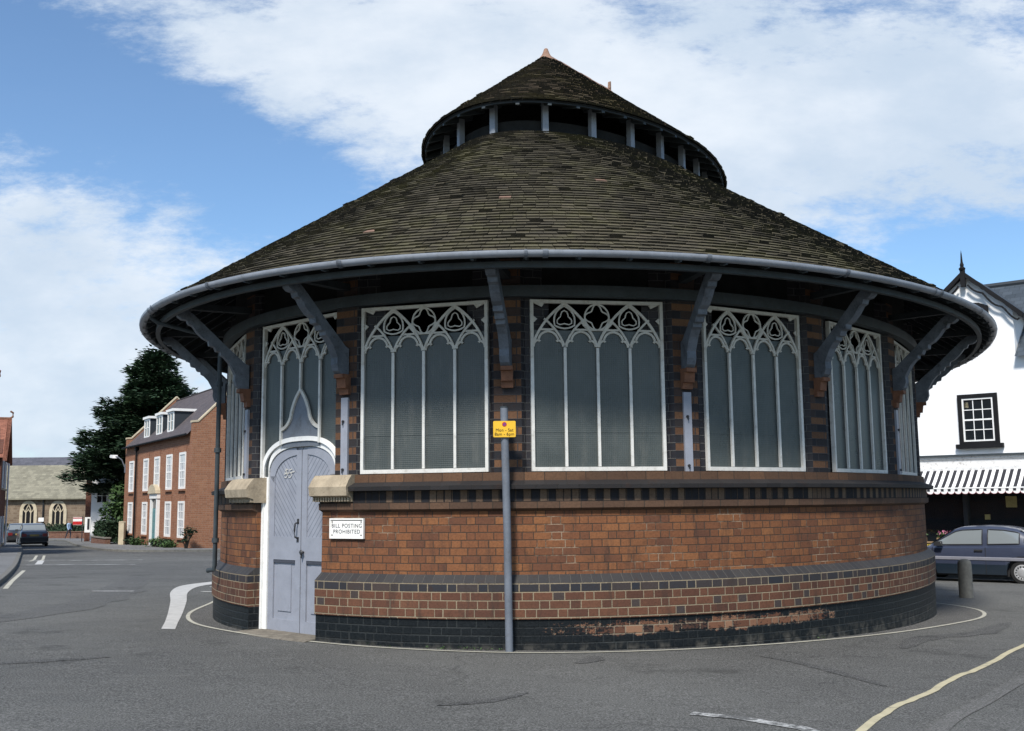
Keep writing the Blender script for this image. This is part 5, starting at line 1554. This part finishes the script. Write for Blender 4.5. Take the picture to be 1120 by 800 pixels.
# ------------------------------------------------------------------ cars
M['cglass'], _t, _b = newmat('car_window_glass')
_b.inputs['Base Color'].default_value = (.19, .21, .215, 1); _b.inputs['Roughness'].default_value = .05; _b.inputs['Specular IOR Level'].default_value = .9
M['tyre'] = mat('tyre_rubber', (.018, .018, .018), .85, .2, var=.2)
M['hub'] = mat('silver_hub', (.50, .50, .50), .38, .5, metal=.5, var=.1)
M['trim'] = mat('black_plastic_trim', (.018, .018, .019), .6, .4)
M['rub'] = mat('silver_rubbing_strip', (.19, .19, .215), .45, .5, var=.1)
M['lampred'] = mat('tail_lamp_red', (.17, .012, .010), .3, .5); M['lampamber'] = mat('indicator_amber', (.5, .18, .02), .25, .6)
M['lampclear'] = mat('headlamp_glass', (.6, .6, .58), .15, .8); M['plate'] = mat('rear_plate_yellow', (.28, .20, .06), .5)
def carpaint(name, col):
    m = mat(name, col, .32, .5, var=.06, scale=2, coat=.7); return m
def lin(tab, x):
    if x <= tab[0][0]: return tab[0][1]
    for (a, b), (c, d) in zip(tab, tab[1:]):
        if x <= c: return b + (d - b) * (x - a) / (c - a)
    return tab[-1][1]
def car(name, loc, rz, label, paint, belt, roof, L, W, wf, wr, windows, fglass, rglass, lower=None, group=None, hatch=True):
    o = empty(name, loc, rz, label, 'car', group)
    ox = L / 2
    hwt = [(0, W / 2 - .16), (.12, W / 2 - .07), (.5, W / 2 - .01), (1.2, W / 2), (L - 1.0, W / 2), (L - .35, W / 2 - .03), (L - .08, W / 2 - .08), (L, W / 2 - .13)]
    hw = lambda x: lin(hwt, x)
    RA_, WZ = .355, .285
    def zb(x):
        z = .205 + (.07 if x < .15 or x > L - .12 else 0)
        for w in (wf, wr):
            d = abs(x - w)
            if d < RA_: z = max(z, WZ + math.sqrt(RA_ ** 2 - d * d))
        return z
    xs = sorted(set([round(L * k / 64, 4) for k in range(65)] + [wf - RA_ + .002, wf + RA_ - .002, wr - RA_ + .002, wr + RA_ - .002]))
    mb = MB(); rows = []
    for x in xs:
        h, b, t = hw(x), zb(x), lin(belt, x)
        half = [(h - .09, b), (h - .015, b + .012), (h, max(b + .03, .46)), (h + .004, max(b + .05, .60)), (h - .012, max(b + .06, t - .14)), (h - .035, t - .05), (h - .10, t), (h * .5, t + .015)]
        rows.append([(x - ox, y, z) for y, z in half] + [(x - ox, -y, z) for y, z in half[::-1]])
    mb.grid(rows); mb.face(rows[0][::-1]); mb.face(rows[-1])
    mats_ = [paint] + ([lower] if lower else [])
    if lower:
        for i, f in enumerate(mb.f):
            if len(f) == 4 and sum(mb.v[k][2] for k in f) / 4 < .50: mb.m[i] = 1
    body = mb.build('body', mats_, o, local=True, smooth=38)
    mb = MB(); mb.box(-ox + .2, ox - .2, -W / 2 + .16, W / 2 - .16, .17, .60); mb.box(-ox + .25, wf - ox - .36, -W / 2 + .08, W / 2 - .08, .2, .5); mb.box(wf - ox + .36, wr - ox - .36, -W / 2 + .1, W / 2 - .1, .19, .5)
    mb.build('underbody', M['trim'], o, local=True)
    g0, g1 = roof[0][0], roof[-1][0]
    gx = [g0 + (g1 - g0) * k / 44 for k in range(45)]
    hb = lambda x: hw(x) - .09
    def hr(x): return hw(x) - .24
    mb = MB(); rows = []
    for x in gx:
        bz, rz_ = lin(belt, x) - .015, max(lin(belt, x) + .001, lin(roof, x)); k = rz_ - bz
        half = [(hb(x), bz), (hb(x) - (hb(x) - hr(x)) * .45 + .012, bz + k * .5), (hr(x) + .02, bz + k * .88), (hr(x) - .03, bz + k * .975), (hr(x) * .55, rz_ + .008), (0, rz_ + .012)]
        rows.append([(x - ox, y, z) for y, z in half] + [(x - ox, -y, z) for y, z in half[::-1][1:]])
    mb.grid(rows); mb.build('cabin', paint, o, local=True, smooth=38)
    for (x0, x1) in windows:
        for s in (-1, 1):
            rowsA = []; rowsB = []
            for v in (0, .5, 1.0):
                ra_, rb_ = [], []
                for k in range(15):
                    x = x0 + (x1 - x0) * k / 14; bz, rz_ = lin(belt, x) - .015, lin(roof, x)
                    z0 = bz + .045; z1 = max(z0 + .004, bz + (rz_ - bz) * .88 - .03); z = z0 + (z1 - z0) * v
                    f = (z - bz) / max(.01, rz_ - bz)
                    y = hb(x) + ((hb(x) - (hb(x) - hr(x)) * .45 + .012) - hb(x)) * min(1, f / .5) if f < .5 else (hb(x) - (hb(x) - hr(x)) * .45 + .012) + ((hr(x) + .02) - (hb(x) - (hb(x) - hr(x)) * .45 + .012)) * (f - .5) / .38
                    ra_.append((x - ox, s * (y + .009), z))
                rowsA.append(ra_)
            mb = MB(); mb.grid(rowsA); gl = mb.build('side_window', M['cglass'], o, local=True, smooth=60)
            mb = MB(); ed = rowsA[0] + [r[-1] for r in rowsA[1:]] + rowsA[-1][::-1][1:] + [rowsA[1][0], rowsA[0][0]]
            mb.tube(ed, .014, 5, cap=False); mb.build('window_trim', M['trim'], gl, local=True)
    for nm, (x0, x1) in (('windscreen', fglass), ('rear_window', rglass)):
        mb = MB(); rows = []
        for k in range(7):
            x = x0 + (x1 - x0) * k / 6; zz = lin(roof, x); w = hr(x) - .035; w = w + (hb(x) - w) * (1 - (zz - lin(belt, x)) / .5) * .6 if zz - lin(belt, x) < .5 else w
            rows.append([(x - ox, w * u, zz + .018 - .012 * abs(u) ** 3) for u in (-1, -.6, 0, .6, 1)])
        mb.grid(rows); mb.build(nm, M['cglass'], o, local=True, smooth=60)
    for wx in (wf, wr):
        for s in (-1, 1):
            wl_ = empty('wheel', (0, 0, 0)); setparent(wl_, o, True); 
            wl_.location = (wx - ox, s * (W / 2 - .10), WZ)
            Mx = Matrix.Rotation(-s * PI / 2, 4, 'X')
            mb = MB(); mb.lathe([(.17, -.09), (.26, -.09), (.285, -.06), (.29, 0), (.285, .06), (.262, .085), (.20, .088), (.195, .06)], 32)
            mb.v = [tuple(Mx @ Vector(p)) for p in mb.v]; mb.build('tyre', M['tyre'], wl_, local=True, smooth=40)
            mb = MB(); mb.lathe([(.197, .07), (.19, .088), (.165, .096), (.125, .082), (.10, .094), (.05, .10), (0, .10)], 32)
            mb.v = [tuple(Mx @ Vector(p)) for p in mb.v]; hb_ = mb.build('hubcap', M['hub'], wl_, local=True, smooth=40)
            mb = MB()
            for k in range(14):
                a = 2 * PI * k / 14; c, sn = math.cos(a), math.sin(a)
                q = [(.125, -.012), (.16, -.016), (.16, .016), (.125, .012)]
                mb.face([tuple(Mx @ Vector((x * c - y * sn, x * sn + y * c, .0975))) for x, y in q])
            mb.build('hubcap_slots', M['trim'], hb_, local=True)
    return o, ox, hw
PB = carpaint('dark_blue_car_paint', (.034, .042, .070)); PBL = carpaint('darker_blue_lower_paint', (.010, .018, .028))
belt = [(0, .60), (.06, .68), (.5, .78), (1.0, .885), (2.4, .915), (3.7, .955), (3.92, .93), (4.0, .80)]
roof = [(.92, .875), (1.0, .93), (1.62, 1.325), (1.8, 1.37), (2.3, 1.395), (2.75, 1.375), (3.05, 1.32), (3.55, 1.10), (3.86, .95)]
gzc = gz(11.8, 26.95)
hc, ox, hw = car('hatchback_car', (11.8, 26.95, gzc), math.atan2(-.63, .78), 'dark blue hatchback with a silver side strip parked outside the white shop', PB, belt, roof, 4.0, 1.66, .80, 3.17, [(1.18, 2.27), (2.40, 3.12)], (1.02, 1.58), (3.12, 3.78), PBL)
for s in (-1, 1):
    mb = MB()
    mb.grid([[(x - ox, s * (hw(x) + .018), .565), (x - ox, s * (hw(x) + .018), .625)] for x in [.45 + .1 * k for k in range(35)]])
    mb.grid([[(x - ox, s * (hw(x) + .0), .555), (x - ox, s * (hw(x) + .018), .565)] for x in [.45 + .1 * k for k in range(35)]])
    mb.grid([[(x - ox, s * (hw(x) + .018), .625), (x - ox, s * (hw(x) - .0), .64)] for x in [.45 + .1 * k for k in range(35)]])
    part(mb, 'rubbing_strip', M['rub'], hc)
mb = MB()
for s in (-1, 1):
    for x in (1.10, 2.36):
        mb.box(x - ox - .004, x - ox + .004, s * (hw(x) - .02), s * (hw(x) + .0075), .24, .87)
split_build(mb, 'door_gap', M['trim'], hc, True)
mb = MB()
for s in (-1, 1): mb.box(2.10 - ox, 2.29 - ox, s * (.83 - .03), s * (.83 + .018), .775, .815)
split_build(mb, 'door_handle', M['trim'], hc, True)
for s in (-1, 1):
    mb = MB(); mb.prism([(1.17 - ox, .90), (1.36 - ox, .90), (1.34 - ox, 1.01), (1.20 - ox, 1.0)], s * .80, s * .97); part(mb, 'mirror', M['trim'], hc)
mb = MB(); mb.box(-ox - .05, -ox + .14, -.74, .74, .30, .56); mb.box(ox - .12, ox + .06, -.74, .74, .32, .60); split_build(mb, 'bumper', M['trim'], hc, True)
for s in (-1, 1):
    mb = MB(); mb.box(-ox + .01, -ox + .07, s * .36, s * .66, .585, .70); part(mb, 'headlight', M['lampclear'], hc)
    mb = MB(); mb.box(ox - .12, ox + .005, s * .45, s * .70, .66, .84); part(mb, 'tail_lamp', M['lampred'], hc)
mb = MB()
for s in (-1, 1):   # dark quarter vent behind the side glass
    pts = []
    for x, f in ((3.22, .2), (3.50, .2), (3.22, .72)):
        bz, rz_ = lin(belt, x) - .015, lin(roof, x); z = bz + .04 + f * (rz_ - bz - .08) * .8
        ff = (z - bz) / (rz_ - bz); y = hw(x) - .09 - .068 * ff * 1.9
        pts.append((x - ox, s * (y + .02), z))
    mb.face(pts)
split_build(mb, 'quarter_vent', M['trim'], hc, True)

def saloon(name, loc, rz, label, paint):
    belt = [(0, .60), (.06, .68), (.6, .80), (1.25, .89), (2.5, .92), (3.4, .945), (4.25, .93), (4.33, .88), (4.36, .72)]
    roof = [(1.15, .88), (1.25, .94), (1.95, 1.34), (2.15, 1.385), (2.7, 1.395), (3.1, 1.36), (3.25, 1.31), (3.72, .97), (3.80, .945)]
    c, ox, hw = car(name, loc, rz, label, paint, belt, roof, 4.36, 1.68, .85, 3.42, [(1.45, 2.45), (2.55, 3.42)], (1.28, 1.92), (3.26, 3.72), None, 'parked saloon cars at the far end of the street')
    mb = MB(); mb.box(ox - .10, ox + .09, -.78, .78, .34, .56); mb.box(-ox - .08, -ox + .1, -.78, .78, .34, .56); split_build(mb, 'bumper', M['trim'], c, True)
    for s in (-1, 1):
        mb = MB(); mb.box(ox - .04, ox + .012, s * .44, s * .71, .62, .80); part(mb, 'tail_lamp', M['lampred'], c)
        mb = MB(); mb.box(-ox + .01, -ox + .06, s * .36, s * .66, .58, .70); part(mb, 'headlight', M['lampclear'], c)
        mb = MB(); mb.prism([(1.36 - ox, .92), (1.52 - ox, .92), (1.50 - ox, 1.02), (1.39 - ox, 1.02)], s * .80, s * .96); part(mb, 'mirror', M['trim'], c)
    mb = MB(); mb.box(ox + .0, ox + .015, -.26, .26, .64, .75); part(mb, 'number_plate', M['plate'], c)
    return c
hd = Vector((-.46, .888)); rzc = math.atan2(-hd.y, -hd.x)
saloon('saloon_car', (-30.0, 66.1, gz(-30, 66.1)), rzc, 'dark saloon car seen from behind down the street, the nearer of two', carpaint('dark_grey_car_paint', (.04, .045, .06)))
saloon('saloon_car', (-34.4, 73.6, gz(-34.4, 73.6)), rzc, 'black car parked just beyond the dark saloon seen from behind', carpaint('black_car_paint', (.012, .014, .018)))

# small white sign post beyond the cars
sx_, sy_ = -38.6, 86.5; o = empty('street_sign', (sx_, sy_, gz(sx_, sy_)), 0, 'small white plate on a thin post beyond the parked cars', 'sign')
mb = MB(); mb.tube([(0, 0, -.2), (0, 0, 1.75)], .035, 8); part(mb, 'post', M['greyblue'], o)
mb = MB(); mb.prism(rrect(.22, .16, .04), -.05, -.037); mb.v = [(x, y, z + 1.72) for x, y, z in mb.v]; part(mb, 'plate', M['white'], o)

# ------------------------------------------------------------------ the walker by the churchyard wall
def walker(loc, rz, label):
    V = [(0, 0, .92), (0, 0, 1.08), (0, .01, 1.28), (0, .01, 1.42), (0, -.01, 1.50), (0, -.02, 1.58), (0, -.02, 1.69),
         (.10, 0, .86), (.11, -.10, .50), (.11, -.06, .10), (.11, -.17, .045),
         (-.10, 0, .86), (-.11, .12, .50), (-.11, .30, .13), (-.11, .20, .045),
         (.19, .01, 1.38), (.25, .06, 1.12), (.26, -.04, .90), (.26, -.09, .80),
         (-.19, .01, 1.38), (-.25, -.04, 1.12), (-.25, -.16, .92), (-.25, -.22, .84)]
    E_ = [(0, 1), (1, 2), (2, 3), (3, 4), (4, 5), (5, 6), (0, 7), (7, 8), (8, 9), (9, 10), (0, 11), (11, 12), (12, 13), (13, 14), (3, 15), (15, 16), (16, 17), (17, 18), (3, 19), (19, 20), (20, 21), (21, 22)]
    Rd = [.15, .135, .16, .13, .055, .085, .08, .10, .068, .045, .04, .10, .068, .045, .04, .062, .048, .036, .03, .062, .048, .036, .03]
    me = bpy.data.meshes.new('person'); me.from_pydata(V, E_, []); o = bpy.data.objects.new('person', me); COL.objects.link(o)
    sk = o.modifiers.new('s', 'SKIN'); 
    if not me.skin_vertices: me.attributes
    sv = me.skin_vertices[0].data if me.skin_vertices else None
    if sv:
        for k, r in zip(sv, Rd): k.radius = (r, r * .8)
        sv[0].use_root = True
    o.modifiers.new('u', 'SUBSURF').levels = 2
    dg = bpy.context.evaluated_depsgraph_get(); m2 = bpy.data.meshes.new_from_object(o.evaluated_get(dg))
    bpy.data.objects.remove(o)
    for mt in (mat('skin', (.42, .24, .17), .6), mat('pale_blue_jacket', (.32, .42, .55), .85), mat('dark_trousers', (.035, .035, .045), .85), mat('brown_hair', (.06, .04, .025), .7)): m2.materials.append(mt)
    for p in m2.polygons:
        c = p.center
        p.material_index = 2 if c.z < .93 and abs(c.x) < .21 else 1 if c.z < 1.47 and not (abs(c.x) > .2 and c.z < .88) else (3 if c.z > 1.63 or c.y > .02 and c.z > 1.54 else 0)
    m2.shade_smooth(); m2.name = 'person'
    o = bpy.data.objects.new('person', m2); COL.objects.link(o); o.location = loc; o.rotation_euler = (0, 0, rz)
    tag(o, label, 'person'); return o
walker((-39.7, 94.6, gz(-39.7, 94.6)), R(70), 'person in a pale blue jacket and dark trousers walking along the churchyard wall')

# ------------------------------------------------------------------ sky, sun, camera
SUN = Vector((-.24, -.83, .98)).normalized()
el = math.asin(SUN.z); az = math.atan2(SUN.x, SUN.y)
w = bpy.data.worlds.new('World'); S.world = w; w.use_nodes = True
t = NT(w.node_tree); bg = w.node_tree.nodes['Background']
sky = t.new('ShaderNodeTexSky', sky_type='NISHITA'); sky.sun_disc = False; sky.sun_elevation = el; sky.sun_rotation = az
sky.air_density = 1.0; sky.dust_density = .5; sky.ozone_density = 1.6; sky.altitude = 100
D = t.new('ShaderNodeTexCoord').outputs['Generated']
sx, sy, sz = t.sep(D)
ay = t.math('MAXIMUM', t.math('ABSOLUTE', sy), .12)
A = t.math('DIVIDE', sx, ay); Ee = t.math('DIVIDE', sz, ay)
def px(x, y): return (x - 560) / 1146, (548 - y) / 1146 + .0
def blob(cx, cy, rx, ry, amp, ang=0.0):
    a0, e0 = px(cx, cy); sa, se = rx / 1146, ry / 1146
    da = t.math('SUBTRACT', A, a0); de = t.math('SUBTRACT', Ee, e0)
    c, s = math.cos(R(ang)), math.sin(R(ang))
    p = t.math('DIVIDE', t.math('ADD', t.math('MULTIPLY', da, c), t.math('MULTIPLY', de, s)), sa)
    q = t.math('DIVIDE', t.math('SUBTRACT', t.math('MULTIPLY', de, c), t.math('MULTIPLY', da, s)), se)
    r2 = t.math('ADD', t.math('MULTIPLY', p, p), t.math('MULTIPLY', q, q))
    return t.math('MULTIPLY', t.math('POWER', 2.718, t.math('MULTIPLY', r2, -1.0)), amp)
Vc = t.comb(A, t.math('MULTIPLY', Ee, 1.9), t.math('MULTIPLY', sy, .6))
n1 = t.noise(Vc, 4.2, 9, .62); n2 = t.noise(Vc, 1.7, 6, .55); n3 = t.noise(Vc, 15, 6, .65)
bl = blob(40, 330, 250, 130, .55, -22)
for args in ((20, 480, 330, 110, .40, 0), (520, 70, 420, 105, .36, -8), (880, 110, 380, 150, .30, -10), (360, 20, 230, 60, .30, 0), (700, 210, 260, 120, .20, 0), (1090, 90, 150, 110, .22, 0), (60, 70, 170, 85, -.42, -20), (330, 215, 190, 60, -.30, -35), (1060, 270, 190, 60, -.16, 0), (230, 130, 110, 60, -.16, -40)):
    bl = t.math('ADD', bl, blob(*args))
den = t.math('ADD', t.math('ADD', t.math('MULTIPLY', n1, .75), t.math('MULTIPLY', n2, .45)), t.math('ADD', t.math('MULTIPLY', n3, .12), bl))
mot = t.noise(t.comb(A, t.math('MULTIPLY', Ee, 2.6), t.math('MULTIPLY', A, .4)), 13, 9, .68)
den = t.math('ADD', den, t.math('MULTIPLY', t.math('SUBTRACT', mot, .5), 1.15))
cov = t.smooth(den, .62, 1.12, 0.04, .94)
shade = t.smooth(t.noise(Vc, 3.1, 7, .6), .35, .7)
ccol = t.mix(shade, (5.0, 5.9, 7.0, 1), (7.2, 7.7, 8.3, 1))
skyc = t.mix(1.0, sky.outputs[0], (.96, 1.18, 1.34, 1), 'MULTIPLY')
fin = t.mix(cov, skyc, ccol)
t.put(bg.inputs['Color'], fin); bg.inputs['Strength'].default_value = .085

L_ = bpy.data.lights.new('sun', 'SUN'); L_.energy = 3.6; L_.angle = R(9); L_.color = (1, .955, .89)
so_ = bpy.data.objects.new('sun', L_); COL.objects.link(so_)
so_.rotation_euler = SUN.to_track_quat('Z', 'Y').to_euler()

cam = bpy.data.cameras.new('camera'); co = bpy.data.objects.new('camera', cam); COL.objects.link(co)
cam.sensor_width = 36; cam.sensor_fit = 'HORIZONTAL'; cam.lens = 1145.9 / 1120 * 36
cam.clip_end = 3000; cam.clip_start = .05
co.matrix_world = Matrix.Translation((0, 0, 1.6)) @ Matrix.Rotation(PI / 2 + .1294, 4, 'X') @ Matrix.Rotation(-.0099, 4, 'Z')
S.camera = co
S.view_settings.view_transform = 'Standard'; S.view_settings.look = 'None'; S.view_settings.exposure = .55; S.view_settings.gamma = 1
S.cycles.max_bounces = 6; S.cycles.use_denoising = True
S.render.film_transparent = False

# weeds in the joint between wall and tarmac
mb = MB()
for u0, n in ((-.75, 26), (-.2, 14), (-1.5, 12), (3.9, 14), (-.45, 20)):
    def wf_():
        t_ = inv_arc(S0 + u0 + random.gauss(0, .10)); r_ = 5.69 + abs(random.gauss(0, .015)); x, y = EP(t_, r_)
        return (x, y, gz(x, y) + abs(random.gauss(.012, .012)))
    leafy(mb, wf_, n, .008, .02)
tag(mb.build('weeds', M['leafmid']), 'small green weeds growing along the foot of the tarred wall', 'weeds', kind='stuff')
